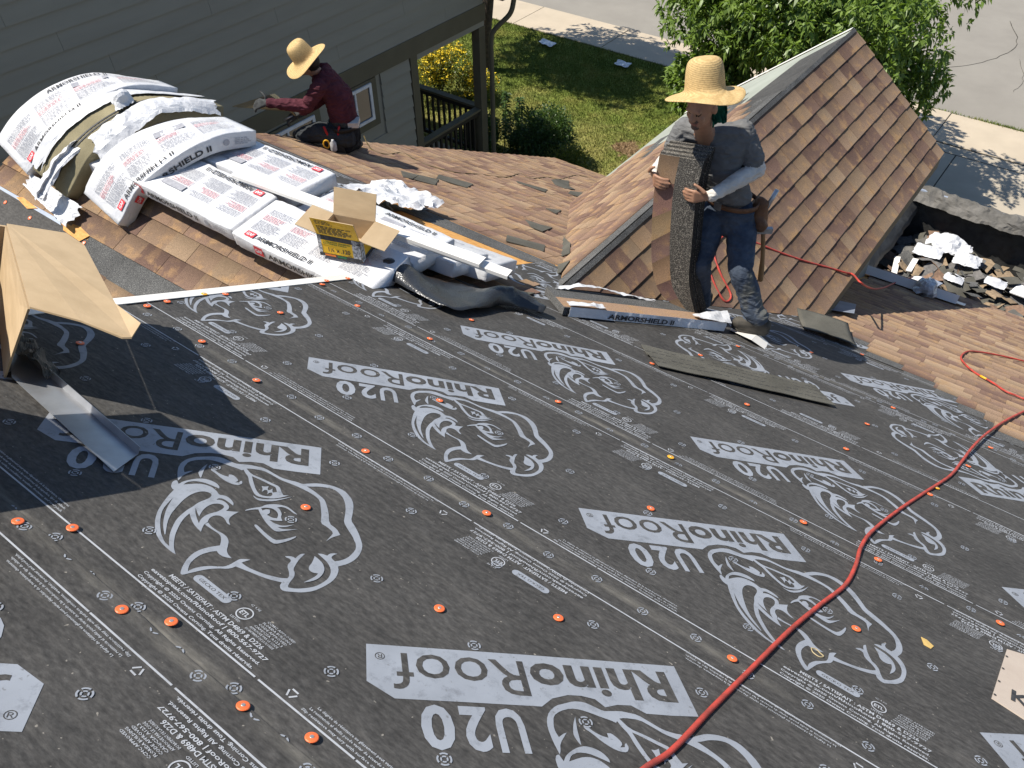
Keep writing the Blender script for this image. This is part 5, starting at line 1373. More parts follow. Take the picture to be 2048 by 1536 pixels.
# ---- loose shingle pieces
LAB = ['dark shingle scrap left of the pair near the crumpled wrapper', 'dark shingle scrap right of the pair near the crumpled wrapper', 'long dark shingle scrap alone in the middle of the far slope', 'thin dark shingle strip below the cord', 'torn dark shingle piece under the cord near the valley', 'small square dark scrap at the valley below the torn piece', 'small triangular dark scrap by the valley', 'curled dark scrap at the valley above the bent strip', 'dark shingle strip bent into the valley', 'curled brown scrap by the black flap']
for i, (P, lb) in enumerate(zip(DATA['SCRAPS'], LAB)):
    c = sum((Vector(p) for p in P), Vector())/len(P)
    b = MB(); b.slab([Vector(p) for p in P], .006, (FM[3] + Vector((rng.uniform(-.08, .08), rng.uniform(-.08, .08), 0))).normalized())
    o = b.build('shingle_scrap', MAT['scrap']); tag(o, lb, 'shingle scrap')
b = MB(); b.slab([Vector(p) for p in DATA['VPIECE']], .006, FGL[3]); o = b.build('shingle_scrap', MAT['scrap']); tag(o, 'squarish shingle piece lapping up the gable side of the valley', 'shingle scrap')
b = MB(); b.slab([Vector(p) for p in DATA['VPIECE2']], .006, FGL[3]); o = b.build('shingle_scrap', MAT['scrap']); tag(o, 'leaf shaped olive scrap under the gable ridge strip', 'shingle scrap')
# two full strips on the underlayment
def strip(P4, t, name, label, mats, lift=0.):
    root = empty(name, tuple(P4[0])); tag(root, label, 'shingle')
    A, B, C, D4 = [Vector(p) for p in P4]
    b = MB(); n = 26
    def hh(u): return lift*math.sin(u*math.pi)*.5 + .004*nz(u*5+A.x)
    top = []; 
    for i in range(n+1):
        u = i/n; p, q = A.lerp(B, u), D4.lerp(C, u)
        for v in (0, .5, 1): top.append(p.lerp(q, v) + FM[3]*(t + hh(u)))
        for v in (0, .5, 1): top.append(p.lerp(q, v) + FM[3]*(hh(u)))
    F = []
    for i in range(n):
        a = i*6; c = a+6
        F += [(a, c, c+1, a+1), (a+1, c+1, c+2, a+2), (a+3, a+4, c+4, c+3), (a+4, a+5, c+5, c+4), (a, a+3, c+3, c), (a+2, c+2, c+5, a+5)]
    F += [(0, 1, 4, 3), (1, 2, 5, 4), (n*6, n*6+3, n*6+4, n*6+1), (n*6+1, n*6+4, n*6+5, n*6+2)]
    b.add(top, F); b.build('body', mats[0], root)
    b = MB()
    for v in (.30, .62):
        for i in range(n):
            if rng.random() < .25: continue
            u0, u1 = i/n, (i+.75)/n
            b.quad(*(A.lerp(B, u).lerp(D4.lerp(C, u), vv) + FM[3]*(t + .0008 + hh(u)) for u, vv in ((u0, v), (u1, v), (u1, v+.03), (u0, v+.03))))
    b.build('tar_line', MAT['ink'], root)['kind'] = 'stuff'
s1 = [mp(-1.45, 3.06, .012), mp(-.655, 3.60, .012), mp(-.575, 3.49, .012), mp(-1.36, 2.955, .012)]
strip(s1, .0035, 'loose_shingle', 'loose shingle strip lying face down, far one of two', [MAT['scrap']], .008)
s2 = [mp(-1.37, 2.97, .017), mp(-.60, 3.51, .017), mp(-.49, 3.40, .017), mp(-1.25, 2.86, .017)]
strip(s2, .0035, 'loose_shingle', 'loose shingle strip lying face down, near one of two', [MAT['scrap']], .01)
# curled shingle standing at the foot of the gable
def curl(u, v):
    p = mp(-1.04, 4.70, .02).lerp(mp(-.70, 4.80, .02), v)
    q = mp(-1.20, 5.02, .0).lerp(mp(-.86, 5.16, .0), v)
    return p.lerp(q, u) + Vector((0, 0, .075*u*u + .012*math.sin(3*v)))
o = crumple('curled_shingle', curl, 12, 10, .003, MAT['scrap'], 81, None, 0, 4, True); o.modifiers['solid'].thickness = .006
tag(o, 'curled dark shingle standing at the foot of the gable', 'shingle')
# opened bundle lying along the gable valley
ob = empty('opened_bundle', tuple(mp(-1.8, 3.5))); tag(ob, 'opened shingle bundle in torn white wrapper at the foot of the gable', 'bundle')
A, B, C, D4 = mp(-2.16, 3.20, .01), mp(-1.56, 4.12, .01), mp(-1.33, 3.93, .01), mp(-1.90, 2.99, .01)
b = MB(); b.slab([A, B, C, D4], .045, FM[3]); b.build('shingle_pack', MAT['backing'] if False else MAT['headlap'], ob)
b = MB(); q = lambda u, v, h: A.lerp(B, u).lerp(D4.lerp(C, u), v) + FM[3]*h
b.add([q(0, .52, .0458), q(1, .52, .0458), q(1, .97, .0458), q(0, .97, .0458)], [(0, 1, 2, 3)], 0, (.30, .195, .125), [(0, .9), (3, .9), (3, .95), (0, .95)]); b.build('exposed_granules', MAT['shingle_c'], ob)
crumple('wrapper', lambda u, v: q(.04+.94*u, -.02+.14*v, .05+.02*math.sin(7*u)), 44, 4, .016, MAT['wrap'], 91, ob, .3, 12)
crumple('wrapper', lambda u, v: q(.02+.98*u, 1.03+.02*v, .054*(1-v)+.002), 44, 3, .006, MAT['wrap'], 92, ob, .12, 12)
crumple('wrapper', lambda u, v: q(.80+.22*u, .78+.3*v, .05+.05*u*(1-v)), 10, 8, .02, MAT['wrap'], 93, ob, .2, 9)
crumple('wrapper', lambda u, v: q(.02+.2*u, .86+.2*v, .055), 12, 6, .016, MAT['wrap'], 94, ob, .3, 9)
bp = MB(); v, f = text_fit('ARMORSHIELD II', .48, .030, .03, 2)
tl = (D4-C).length
flat2(bp, v, f, lambda a, y: D4.lerp(C, .24 + a/tl) + (C-D4).normalized().cross(FM[3])*.026 + FM[3]*(.010+y), 0)
bp.build('printed_lettering', [MAT['ink']], ob)['kind'] = 'stuff'
# metal pieces and bits
b = MB(); b.slab([mp(-1.31, 3.99, .012), mp(-1.33, 4.16, .012), mp(-1.17, 4.10, .03), mp(-1.14, 3.90, .03)], .0015); b.slab([mp(-1.14, 3.90, .03), mp(-1.17, 4.10, .03), mp(-1.08, 4.09, .0), mp(-1.05, 3.93, .0)], .0015)
o = b.build('step_flashing', MAT['white_metal']); tag(o, "bent white step flashing under the standing worker's shoe", 'flashing')
b = MB(); b.slab([mp(-1.46, 8.20, .03), mp(-.43, 8.30, .03), mp(-.42, 8.12, .03), mp(-1.42, 8.0, .03)], .002); b.slab([mp(-1.42, 8.0, .03), mp(-.42, 8.12, .03), mp(-.42, 8.13, .12), mp(-1.42, 8.01, .12)], .002, FM[2])
o = b.build('drip_metal', MAT['white_metal']); tag(o, 'long white drip metal lying near the eave in the gable shadow', 'metal strip')
b = MB(); b.slab([mp(-.62, 8.26, .04), mp(-.34, 8.29, .04), mp(-.34, 8.13, .04), mp(-.62, 8.1, .04)], .002); o = b.build('drip_metal', MAT['white_metal']); tag(o, 'short white drip metal end beyond the crumpled plastic', 'metal strip')
o = crumple('plastic_wad', lambda u, v: mp(-.74, 8.0, .07) + Vector((.09*math.sin(6.28*u)*math.sin(3.14*v), .09*math.cos(6.28*u)*math.sin(3.14*v), .09*math.cos(3.14*v))), 14, 10, .05, MAT['clear'], 95, None, .15, 14); tag(o, 'crumpled clear plastic wad on the drip metal', 'plastic')
b = MB(); b.slab([mp(-1.21, 6.0, .03), mp(-.99, 6.0, .06), mp(-.92, 5.62, .06), mp(-1.10, 5.55, .03)], .002); o = b.build('flashing', MAT['dull_metal']); tag(o, 'square blue grey flashing in the shade under the gable eave', 'flashing')
for i, P in enumerate(DATA['STRIPS']):
    b = MB(); P = [Vector(p) for p in P]
    V = [p + Vector((0, -.02, .01)) for p in P] + [p + Vector((0, .02, -.006)) for p in P]; k = len(P)
    b.add(V, [(j, j+1, k+j+1, k+j) for j in range(k-1)]); o = b.build('paper_strip', MAT['white_ink']); o.modifiers.new('s', 'SOLIDIFY').thickness = .001
    tag(o, ['white release strip lying further up the brown shingles', 'white release strip lying nearer the red hose'][i], 'paper strip')
b = MB(); P = [Vector(p) for p in DATA['LPLATE']]; b.slab(P, .004); o = b.build('metal_plate', pm('beige_plate', (.50, .42, .34), (.44, .36, .29), 8, rough=.5)); 
root = o; tag(o, 'beige perforated plate at the right edge of the picture', 'plate')
c = sum(P, Vector())/5
b = MB()
for i in range(4):
    p = P[0].lerp(P[1], .12 + .26*i) + (c-P[0])*.06 + FM[3]*.0055
    b.lathe([(.004, 0), (.004, .0006)], tuple(p), 8, 0, (FM[1], FM[2], FM[3]))
b.build('hole', MAT['ink'], o)
b = MB(); v, f = text_fit('K', .05, .06, .03, 2); flat2(b, v, f, lambda a, y: P[1].lerp(P[2], .55) + FM[1]*a + FM[2]*(y+.05) + FM[3]*.0055, 0); b.build('printed_letter', MAT['ink'], o)
b = MB(); b.slab([Vector(p) for p in DATA['LEAF']], .002); o = b.build('dry_leaf', pm('dry_leaf', (.62, .42, .14), rough=.8)); tag(o, 'small dry yellow leaf on the underlayment', 'leaf')
b = MB(); b.tube(spline(DATA['TIE'] + DATA['TIE'][:1], 5), .0016, 5); o = b.build('rubber_band', pm('tan_rubber', (.45, .36, .2), rough=.6)); tag(o, 'tan rubber band lying on the printed rhino', 'rubber band')
for i, lb in ((0, 'white paper scrap on the shaded lawn, the one further left'), (2, 'white paper scrap on the shaded lawn, the one nearer the tree')):
    a, c = [Vector(p) for p in DATA['PAPER'][i:i+2]]
    o = crumple('paper_scrap', bil(a + Vector((0, .12, .07)), c + Vector((0, .12, .07)), c + Vector((.02, -.16, .07)), a + Vector((.05, -.14, .07))), 8, 6, .03, MAT['wrap'], 96+i, None, .1); tag(o, lb, 'paper')

# ---- debris trailer on the driveway
tr = empty('debris_bin', (.2, 11.4, GROUND)); tag(tr, 'black lined debris bin on the driveway full of torn shingles', 'bin')
x0, x1, y0, y1, zt = -1.95, 3.0, 9.75, 13.0, -7.0
for lo, hi in (((x0, y1, GROUND+.1), (x1, y1+.06, zt)), ((x0, y0-.06, GROUND+.1), (x1, y0, zt)), ((x0-.06, y0-.06, GROUND+.1), (x0-.001, y1+.06, zt)), ((x1+.001, y0-.06, GROUND+.1), (x1+.06, y1+.06, zt))):
    b = MB(); b.box(lo, hi); b.build('side_wall', MAT['black_tarp'], tr)
b = MB(); b.box((x0, y0, GROUND+.12), (x1, y1, GROUND+.5)); b.build('floor', MAT['black_tarp'], tr)
b = MB(); b.tube([(x0, y1+.03, zt+.02), (x1, y1+.03, zt+.02)], .03, 8); b.build('top_rail', MAT['dull_metal'], tr)
o = crumple('tarp', lambda u, v: Vector((x0-.3+2.6*u, y1 + .20 - .34*v + .04*math.sin(8*u), zt + .03 + .07*math.sin(3.1*v) - .16*v*v - .12*(1-v)**3)), 60, 14, .035, MAT['tarp'], 101, tr, .4, 8)
o = crumple('tarp', lambda u, v: Vector((x0-.28+.5*v, y0 + 3.3*u, zt + .12*math.sin(3.1*v) - .3*v)), 30, 10, .04, MAT['black_tarp'], 102, tr, .2, 4, True)
hp = lambda x, y: -7.80 + .34*math.exp(-((x+.9)**2/1.1 + (y-11.9)**2/.9)) + .22*math.exp(-((x-.2)**2/.8 + (y-11.3)**2/.8)) + .08*nz(x*2, y*2) - .10*max(0, y-12.6)
b = MB(); n = 26; V = [(x0+.01 + (x1-x0-.02)*i/n, y0+.01 + (y1-y0-.02)*j/n, hp(x0 + (x1-x0)*i/n, y0 + (y1-y0)*j/n) - .07) for i in range(n+1) for j in range(n+1)]
b.add(V, [(i*(n+1)+j, (i+1)*(n+1)+j, (i+1)*(n+1)+j+1, i*(n+1)+j+1) for i in range(n) for j in range(n)]); o = b.build('debris_heap', MAT['scrap']); tag(o, 'mass of small torn shingles filling the debris bin', 'debris', kind='stuff')
dm = [MAT['scrap'], MAT['headlap'], MAT['tarp'], pm('old_brown_shingle', (.24, .155, .10), (.16, .10, .07), 30, rough=.95), pm('old_tan_shingle', (.30, .22, .14), (.2, .145, .09), 30, rough=.95), pm('old_grey_shingle', (.16, .15, .14), (.1, .095, .09), 30, rough=.95)]
rr = random.Random(77)
for i in range(230):
    x, y = rr.uniform(x0+.12, 1.35), rr.uniform(10.2, y1-.15)
    if i > 110: x, y = rr.uniform(-1.8, .6), rr.uniform(10.8, 12.8)
    L, W = rr.uniform(.14, .52), rr.uniform(.10, .24); a = rr.uniform(0, 6.28)
    n = Vector((rr.gauss(0, .33), rr.gauss(0, .33), 1)).normalized()
    u_ = (Vector((math.cos(a), math.sin(a), 0)) - n*(math.cos(a)*n.x + math.sin(a)*n.y)).normalized(); w_ = n.cross(u_)
    c = Vector((x, y, hp(x, y) + rr.uniform(-.02, .11)))
    b = MB(); m_ = 4; bend = rr.uniform(-.12, .14)*L; j = [rr.uniform(-.03, .03) for _ in range(10)]
    V = []
    for k in range(m_+1):
        t_ = k/m_ - .5
        for sg in (-.5, .5): V.append(c + u_*(t_*L) + w_*(sg*W + j[k]) + n*(bend*(1-4*t_*t_)))
    V += [v - n*.006 for v in V]; K = 2*(m_+1)
    F = []
    for k in range(m_): F += [(2*k, 2*k+2, 2*k+3, 2*k+1), (K+2*k, K+2*k+1, K+2*k+3, K+2*k+2), (2*k, K+2*k, K+2*k+2, 2*k+2), (2*k+1, 2*k+3, K+2*k+3, K+2*k+1)]
    F += [(0, 1, K+1, K), (K-2, 2*K-2, 2*K-1, K-1)]
    b.add(V, F); o = b.build('torn_shingle', rr.choice(dm))
    tag(o, 'torn old shingle lying in the black debris bin', 'shingle', 'torn shingles in the debris bin')
WT = [('big white bag on top of the debris heap', (-1.05, 12.35, -7.05), .30, .12), ('white bag end below the big white bag', (-.72, 12.0, -7.12), .18, .08), ('flat white paper left of the heap centre', (-1.25, 11.95, -7.2), .2, .05), ('white plastic tangle in the heap centre', (-.75, 11.55, -7.25), .13, .05), ('small white wrapper by the blue scrap', (-1.15, 11.3, -7.3), .11, .05), ('white wrapper near the right end of the heap', (-.25, 11.75, -7.28), .14, .06)]
for i, (lb, c, s_, am) in enumerate(WT):
    c = Vector(c); c.z = hp(c.x, c.y)+.13
    o = crumple('trash_bag', lambda u, v: c + Vector(((u-.5)*2*s_, (v-.5)*1.5*s_, am*.9*math.sin(3.14*u)*math.sin(3.14*v))), 12, 10, am*.6, MAT['wrap'], 110+i, None, .5, 6); tag(o, lb, 'trash')
for lb, c, sx, sy, mt in (('white foam tray in the debris bin', (.15, 11.9, -7.22), .17, .12, 'white_ink'), ('pale blue foam scrap in the debris bin', (-.98, 11.32, -7.27), .11, .08, 'dull_metal'), ('light grey metal offcut standing in the debris, left one', (-1.55, 11.55, -7.2), .04, .22, 'white_metal'), ('light grey metal offcut in the debris, right one', (-1.35, 11.62, -7.2), .04, .16, 'white_metal'), ('bluish carton scrap near the eave', (-.32, 11.05, -7.3), .06, .06, 'dull_metal')):
    c = Vector(c); c.z = hp(c.x, c.y)+.14; b = MB()
    a = rr.uniform(-.5, .5); u_ = Vector((math.cos(a), math.sin(a), .15)).normalized(); w_ = Vector((-math.sin(a), math.cos(a), .1)).normalized(); n = u_.cross(w_)
    b.obox(c, u_*sx, w_*sy, n*.008); o = b.build('scrap_piece', MAT[mt]); tag(o, lb, 'scrap')
b = MB(); b.obox((.62, 11.4, -7.0), Vector((.25, .75, .12)), Vector((.05, -.02, 0)), Vector((0, 0, .02))); o = b.build('plank', pm('old_wood', (.26, .2, .14), (.18, .13, .09), 12, rough=.9, stretch=(1, 6, 1))); tag(o, 'old grey plank leaning in the right of the bin', 'plank')

# ================================================================ people
def skin_mat(name, c):
    m, nt, b = mk(name); b.inputs['Roughness'].default_value = .5; b.inputs['Specular IOR Level'].default_value = .4
    nt.links.new(ramp(nt, ntex(nt, 30, 5), [(.3, tuple(x*.8 for x in c)), (.7, c)]), b.inputs['Base Color'])
    b.inputs['Subsurface Weight'].default_value = .08; b.inputs['Subsurface Radius'].default_value = (.01, .004, .002)
    bump(nt, b, ntex(nt, 140, 4), .15, .002)
    return m
def cloth_mat(name, c, c2=None, scale=9, weave=500, patch=None):
    m, nt, b = mk(name); b.inputs['Roughness'].default_value = .9; b.inputs['Specular IOR Level'].default_value = .15
    col = ramp(nt, ntex(nt, scale, 6, .65), [(.3, c2 or tuple(x*.6 for x in c)), (.68, c)])
    if patch:
        col = mix(nt, ramp(nt, ntex(nt, patch[1], 5), [(.55, 0), (.72, .8)]), col, patch[0])
    nt.links.new(col, b.inputs['Base Color'])
    w1 = ntex(nt, 13, 3, .5, stretch=(1, 1, 2.4), dist=1.4)
    bump(nt, b, w1, .55, .02)
    return m
PM_ = {
 'skin': skin_mat('tanned_skin', (.36, .19, .115)), 'lip': skin_mat('lips', (.24, .09, .07)), 'beard': skin_mat('stubble', (.10, .06, .045)), 'eye': pm('dark_eye', (.02, .015, .012), rough=.2),
 'shirt': cloth_mat('charcoal_tee', (.175, .172, .165), (.095, .094, .092), 5), 'sleeve': cloth_mat('dusty_white_sleeve', (.62, .58, .52), (.46, .42, .36), 8),
 'jeans': cloth_mat('worn_blue_jeans', (.085, .105, .138), (.030, .039, .056), 7, patch=((.17, .16, .12), 6)), 'shoe': pm('scuffed_shoe', (.085, .075, .06), (.045, .04, .032), 20, rough=.8), 'sole': pm('tan_sole', (.50, .34, .16), rough=.7),
 'maroon': cloth_mat('maroon_shirt', (.105, .030, .040), (.055, .016, .022), 7), 'glove': pm('grey_glove', (.065, .068, .066), (.03, .03, .03), 30, rough=.85), 'pants': cloth_mat('black_pants', (.022, .022, .024), (.012, .012, .013), 8), 'knee': cloth_mat('dark_grey_pants', (.05, .055, .058), (.03, .033, .036), 8),
 'hair': pm('black_hair', (.015, .012, .01), (.008, .007, .006), 60, rough=.6), 'leather': pm('brown_leather', (.17, .082, .04), (.10, .048, .025), 14, rough=.6, bs=40, bstr=.3), 'blackleather': pm('black_leather', (.02, .018, .017), (.01, .01, .01), 20, rough=.5),
 'green': cloth_mat('green_bandana', (.02, .12, .075), (.012, .07, .045), 12), 'wood': pm('hammer_wood', (.34, .20, .09), (.25, .14, .06), 20, rough=.6, stretch=(1, 1, .2)), 'steel': pm('worn_steel', (.45, .46, .47), (.3, .3, .3), 20, rough=.4, metal=.8), 'redgrip': pm('red_grip', (.5, .02, .02), rough=.4), 'yellowgrip': pm('yellow_grip', (.7, .36, .02), rough=.4)}
def straw_mat():
    m, nt, b = mk('straw'); b.inputs['Roughness'].default_value = .75; b.inputs['Specular IOR Level'].default_value = .25
    tc = node(nt, 'ShaderNodeTexCoord'); wv = node(nt, 'ShaderNodeTexWave', wave_type='BANDS', bands_direction='Z')
    wv.inputs['Scale'].default_value = 34; wv.inputs['Distortion'].default_value = 2.5; wv.inputs['Detail'].default_value = 3; wv.inputs['Detail Scale'].default_value = 3
    nt.links.new(tc.outputs['Object'], wv.inputs['Vector'])
    c = ramp(nt, wv.outputs['Fac'], [(.0, (.50, .335, .14)), (1., (.60, .42, .19))])
    c = mix(nt, 1.0, c, ramp(nt, ntex(nt, 90, 4, .7), [(.3, .72), (.7, 1.12)]), 'MULTIPLY')
    nt.links.new(c, b.inputs['Base Color']); bump(nt, b, wv.outputs['Fac'], .3, .003)
    return m
MAT['straw'] = straw_mat()
V3 = Vector
def ell(c, r, ax=None, n=10):
    """vertices of an ellipsoid; r may be a number or (rx,ry,rz) along frame ax"""
    c = V3(c); r = (r, r, r) if isinstance(r, (int, float)) else r
    X, Y, Z = ax or (V3((1, 0, 0)), V3((0, 1, 0)), V3((0, 0, 1)))
    out = []
    for i in range(n//2+1):
        th = math.pi*i/(n//2)
        for j in range(n):
            ph = 2*math.pi*j/n
            out.append(c + X*(r[0]*math.sin(th)*math.cos(ph)) + Y*(r[1]*math.sin(th)*math.sin(ph)) + Z*(r[2]*math.cos(th)))
            if i in (0, n//2): break
    return out
class Body:
    def __init__(self): self.pr = []; self.bm = bmesh.new()
    def hull(self, pts, label, segs):
        vs = [self.bm.verts.new(p) for p in pts]
        r = bmesh.ops.convex_hull(self.bm, input=vs)
        kill = list({v for v in r['geom_interior'] + r['geom_unused'] if isinstance(v, bmesh.types.BMVert)})
        if kill: bmesh.ops.delete(self.bm, geom=kill, context='VERTS')
        self.pr += [(label, *s) for s in segs]
    def cap(self, label, p0, r0, p1, r1):
        self.hull(ell(p0, r0) + ell(p1, r1), label, [(V3(p0), V3(p1), r0, r1)])
    def chain(self, label, pts, rs):
        for i in range(len(pts)-1): self.cap(label, pts[i], rs[i], pts[i+1], rs[i+1])
    def blob(self, label, c, r, ax=None, rr=None):
        self.hull(ell(c, r, ax, 14), label, [(V3(c), V3(c)+V3((0, 0, .001)), rr or min(r), rr or min(r))])
    def torso(self, label, a, ra, b_, rb, ax):
        self.hull(ell(a, ra, ax, 14) + ell(b_, rb, ax, 14), label, [(V3(a), V3(b_), min(ra), min(rb)), (V3(a)+ax[0]*ra[0]*.5, V3(b_)+ax[0]*rb[0]*.5, min(ra), min(rb)), (V3(a)-ax[0]*ra[0]*.5, V3(b_)-ax[0]*rb[0]*.5, min(ra), min(rb))])
    def finish(self, name, parent, mats, voxel=.0055, smooth=5, wrinkle=()):
        me = bpy.data.meshes.new(name); self.bm.to_mesh(me); self.bm.free()
        o = bpy.data.objects.new(name, me); COL.objects.link(o)
        md = o.modifiers.new('r', 'REMESH'); md.mode = 'VOXEL'; md.voxel_size = voxel
        ms = o.modifiers.new('s', 'SMOOTH'); ms.factor = .5; ms.iterations = smooth
        dg = bpy.context.evaluated_depsgraph_get(); dg.update()
        ev = bpy.data.meshes.new_from_object(o.evaluated_get(dg))
        o.modifiers.clear(); o.data = ev; bpy.data.meshes.remove(me)
        n = len(ev.vertices); co = np.empty(n*3, np.float32); ev.vertices.foreach_get('co', co); co = co.reshape(-1, 3)
        best = np.full(n, 9e9); lab = np.zeros(n, int); labs = sorted(set(p[0] for p in self.pr))
        for l, a, b_, ra, rb in self.pr:
            a, b_ = np.array(a), np.array(b_); d = b_-a; t = np.clip(((co-a)@d)/max(d@d, 1e-9), 0, 1)
            q = np.linalg.norm(co-(a+t[:, None]*d), axis=1) - (ra + (rb-ra)*t)
            m_ = q < best; best[m_] = q[m_]; lab[m_] = labs.index(l)
        for k, l in enumerate(labs):
            for pre, amp, fr in wrinkle:
                if l == pre:
                    ev.calc_loop_triangles()
                    nr = np.empty(n*3, np.float32); ev.vertices.foreach_get('normal', nr); nr = nr.reshape(-1, 3)
                    for i in np.where(lab == k)[0]:
                        p = co[i]; w = mnoise.noise(V3((p[0]*fr, p[1]*fr, p[2]*fr*2.1 + 1.2*mnoise.noise(V3(p)*fr*.5))))
                        w = (1-abs(w)*2.2)
                        co[i] = p + nr[i]*(amp*w)
        ev.vertices.foreach_set('co', co.reshape(-1))
        ev.materials.clear()
        names = sorted(set(l.split('.')[0] for l in labs))
        for l in names: ev.materials.append(mats[l])
        vm = np.array([names.index(l.split('.')[0]) for l in labs])[lab]
        ls = np.empty(len(ev.polygons), np.int32); ev.polygons.foreach_get('loop_start', ls)
        li = np.empty(len(ev.loops), np.int32); ev.loops.foreach_get('vertex_index', li)
        ev.polygons.foreach_set('material_index', vm[li[ls]].astype(np.int32)); ev.polygons.foreach_set('use_smooth', [True]*len(ev.polygons)); ev.update()
        under(o, parent); return o
def hand(B, label, wrist, palm, f, s, curl, grip=1.0, k=1.0, r=.0085, thumb=None):
    """palm hull plus four unequal fingers and a thumb. f: finger direction, s: index->little direction, curl: way the fingers bend"""
    wrist, palm, f, s, curl = V3(wrist), V3(palm), V3(f).normalized(), V3(s).normalized(), V3(curl).normalized()
    kn = [palm + f*(.035*k) + s*(x*k) for x in (-.030, -.010, .010, .029)]
    pts = ell(wrist, .021*k)
    for q in kn: pts += ell(q, .0115*k)
    B.hull(pts, label, [(wrist, palm, .021*k, .024*k)] + [(palm, q, .018*k, .0115*k) for q in kn])
    for q, L in zip(kn, (.040, .045, .041, .032)):
        a = q; d = f; rr = r*k
        for j, (ll, bend) in enumerate(((L, .35*grip), (L*.62, .95*grip), (L*.5, .75*grip))):
            d = (d*math.cos(bend) + curl*math.sin(bend)).normalized(); curl2 = (curl - d*curl.dot(d))
            curl = curl2.normalized() if curl2.length > 1e-3 else (-f)
            b_ = a + d*(ll*k); B.cap(label, a, rr, b_, rr*.9); a = b_; rr *= .92
        curl = V3(curl)
        d = f
    t0 = palm - s*(.034*k) - f*(.02*k); tv = V3(thumb).normalized() if thumb else (f*.6 - s*.8).normalized()
    B.cap(label, t0, .0125*k, t0 + tv*(.035*k), .0105*k); B.cap(label, t0 + tv*(.035*k), .0105*k, t0 + tv*(.062*k) + f*(.012*k), .0085*k)
def hat(parent, c, axis, side, r_brim, r_crown, hgt, droop, seed, band=None, name='straw_hat'):
    c, Z = V3(c), V3(axis).normalized(); X = V3(side); X = (X - Z*X.dot(Z)).normalized(); Y = Z.cross(X)
    b = MB(); seg = 48
    prof = [(r_brim, -droop), (r_brim*.99, -droop+.004), (r_brim*.86, -droop*.55+.003), (r_brim*.72, -droop*.22), (r_crown*1.12, .008), (r_crown*1.02, .022), (r_crown*1.0, .05), (r_crown*.97, hgt*.55), (r_crown*.90, hgt*.82), (r_crown*.74, hgt*.95), (r_crown*.45, hgt), (r_crown*.1, hgt*.985)]
    V = []
    for i, (r, h) in enumerate(prof):
        for j in range(seg):
            a = 2*math.pi*j/seg
            w = 0
            if i < 4: w = .014*math.sin(2*a+seed) + .007*math.sin(3*a+2*seed); w *= (r/r_brim)**2
            rr = r*(1 + (.04*math.sin(a*2+seed*2) if i > 4 else .015*math.sin(3*a+seed)))
            V.append(c + X*(rr*math.cos(a)*.96) + Y*(rr*math.sin(a)*1.04) + Z*(h+w + .002*nz(j*1.3, i*2.1)))
    F = [(i*seg+j, i*seg+(j+1) % seg, (i+1)*seg+(j+1) % seg, (i+1)*seg+j) for i in range(len(prof)-1) for j in range(seg)]
    F.append(tuple(range((len(prof)-1)*seg, len(prof)*seg)))
    b.add(V, F); o = b.build(name, MAT['straw'], parent, smooth=True); md = o.modifiers.new('s', 'SOLIDIFY'); md.thickness = .004
    sb = o.modifiers.new('sub', 'SUBSURF'); sb.levels = sb.render_levels = 1
    return o

RC, NC, UP = V3((.8, .6, 0)), V3((.6, -.8, 0)), V3((0, 0, 1))
# ---- standing worker carrying shingles
w2 = empty('person', (-1.45, 4.12, mz(4.12))); tag(w2, 'person in straw hat, dark tee and ripped jeans standing with shingles in both hands', 'person')
B = Body()
fx = V3((1, -.02, 0)).normalized(); fy = V3((-.02, -1, 0)).normalized()      # body: right-of-picture, front
ax = (fx, fy, UP)
pel = V3((-1.52, 4.165, -2.70)); wai = V3((-1.555, 4.145, -2.575)); che = V3((-1.645, 4.085, -2.33)); nek = V3((-1.692, 4.045, -2.175)); hed = V3((-1.725, 4.015, -2.045))
pel, wai, che, nek = pel*1.028, wai*1.028, che*1.03, nek*1.026; hed = hed*.976
B.torso('jeans', pel + UP*.02, (.155, .115, .085), pel - UP*.07, (.15, .115, .08), ax)
B.torso('shirt', wai, (.160, .105, .075), che - UP*.04, (.172, .112, .09), ax)
B.torso('shirt', che - UP*.04, (.172, .112, .09), che + UP*.09, (.160, .09, .055), ax)
ls, rs = V3((-1.520, 4.125, -2.185))*1.03, V3((-1.815, 4.03, -2.215))*1.03
B.cap('shirt', nek - UP*.05, .06, ls, .062); B.cap('shirt', nek - UP*.05, .06, rs, .062)
B.cap('shirt', ls, .064, che + fx*.11, .07); B.cap('shirt', rs, .062, che - fx*.11, .07)
B.cap('skin', nek - UP*.06, .058, hed - UP*.05, .052)
# head, face turned down and to the left of the picture
ff = V3((-.10, -.92, -.34)).normalized(); fr = ff.cross(UP).normalized(); fu = fr.cross(ff)
hx = (fr, ff, fu)
B.hull(ell(hed + fu*.02, (.074, .088, .092), hx, 14) + ell(hed - fu*.06 + ff*.028, (.050, .060, .050), hx, 12), 'skin', [(hed + fu*.02, hed - fu*.06 + ff*.028, .08, .055)])
B.cap('skin', hed + ff*.088 + fu*.012, .010, hed + ff*.106 - fu*.020, .0145); B.blob('skin', hed + ff*.092 - fu*.026, (.019, .012, .010), hx, .012)
B.cap('skin', hed + ff*.080 + fu*.026 - fr*.034, .012, hed + ff*.080 + fu*.026 + fr*.034, .012)
for sg in (-1, 1):
    B.blob('eye', hed + ff*.078 + fu*.010 + fr*(.030*sg), (.012, .009, .007), hx, .009)
    B.blob('skin', hed + fr*(.076*sg) - fu*.005, (.010, .020, .030), hx, .012)
    B.cap('skin', hed + ff*.066 - fu*.022 + fr*(.038*sg), .016, hed + ff*.058 - fu*.055 + fr*(.030*sg), .018)
B.cap('lip', hed + ff*.090 - fu*.050 - fr*.018, .0065, hed + ff*.090 - fu*.050 + fr*.018, .0065)
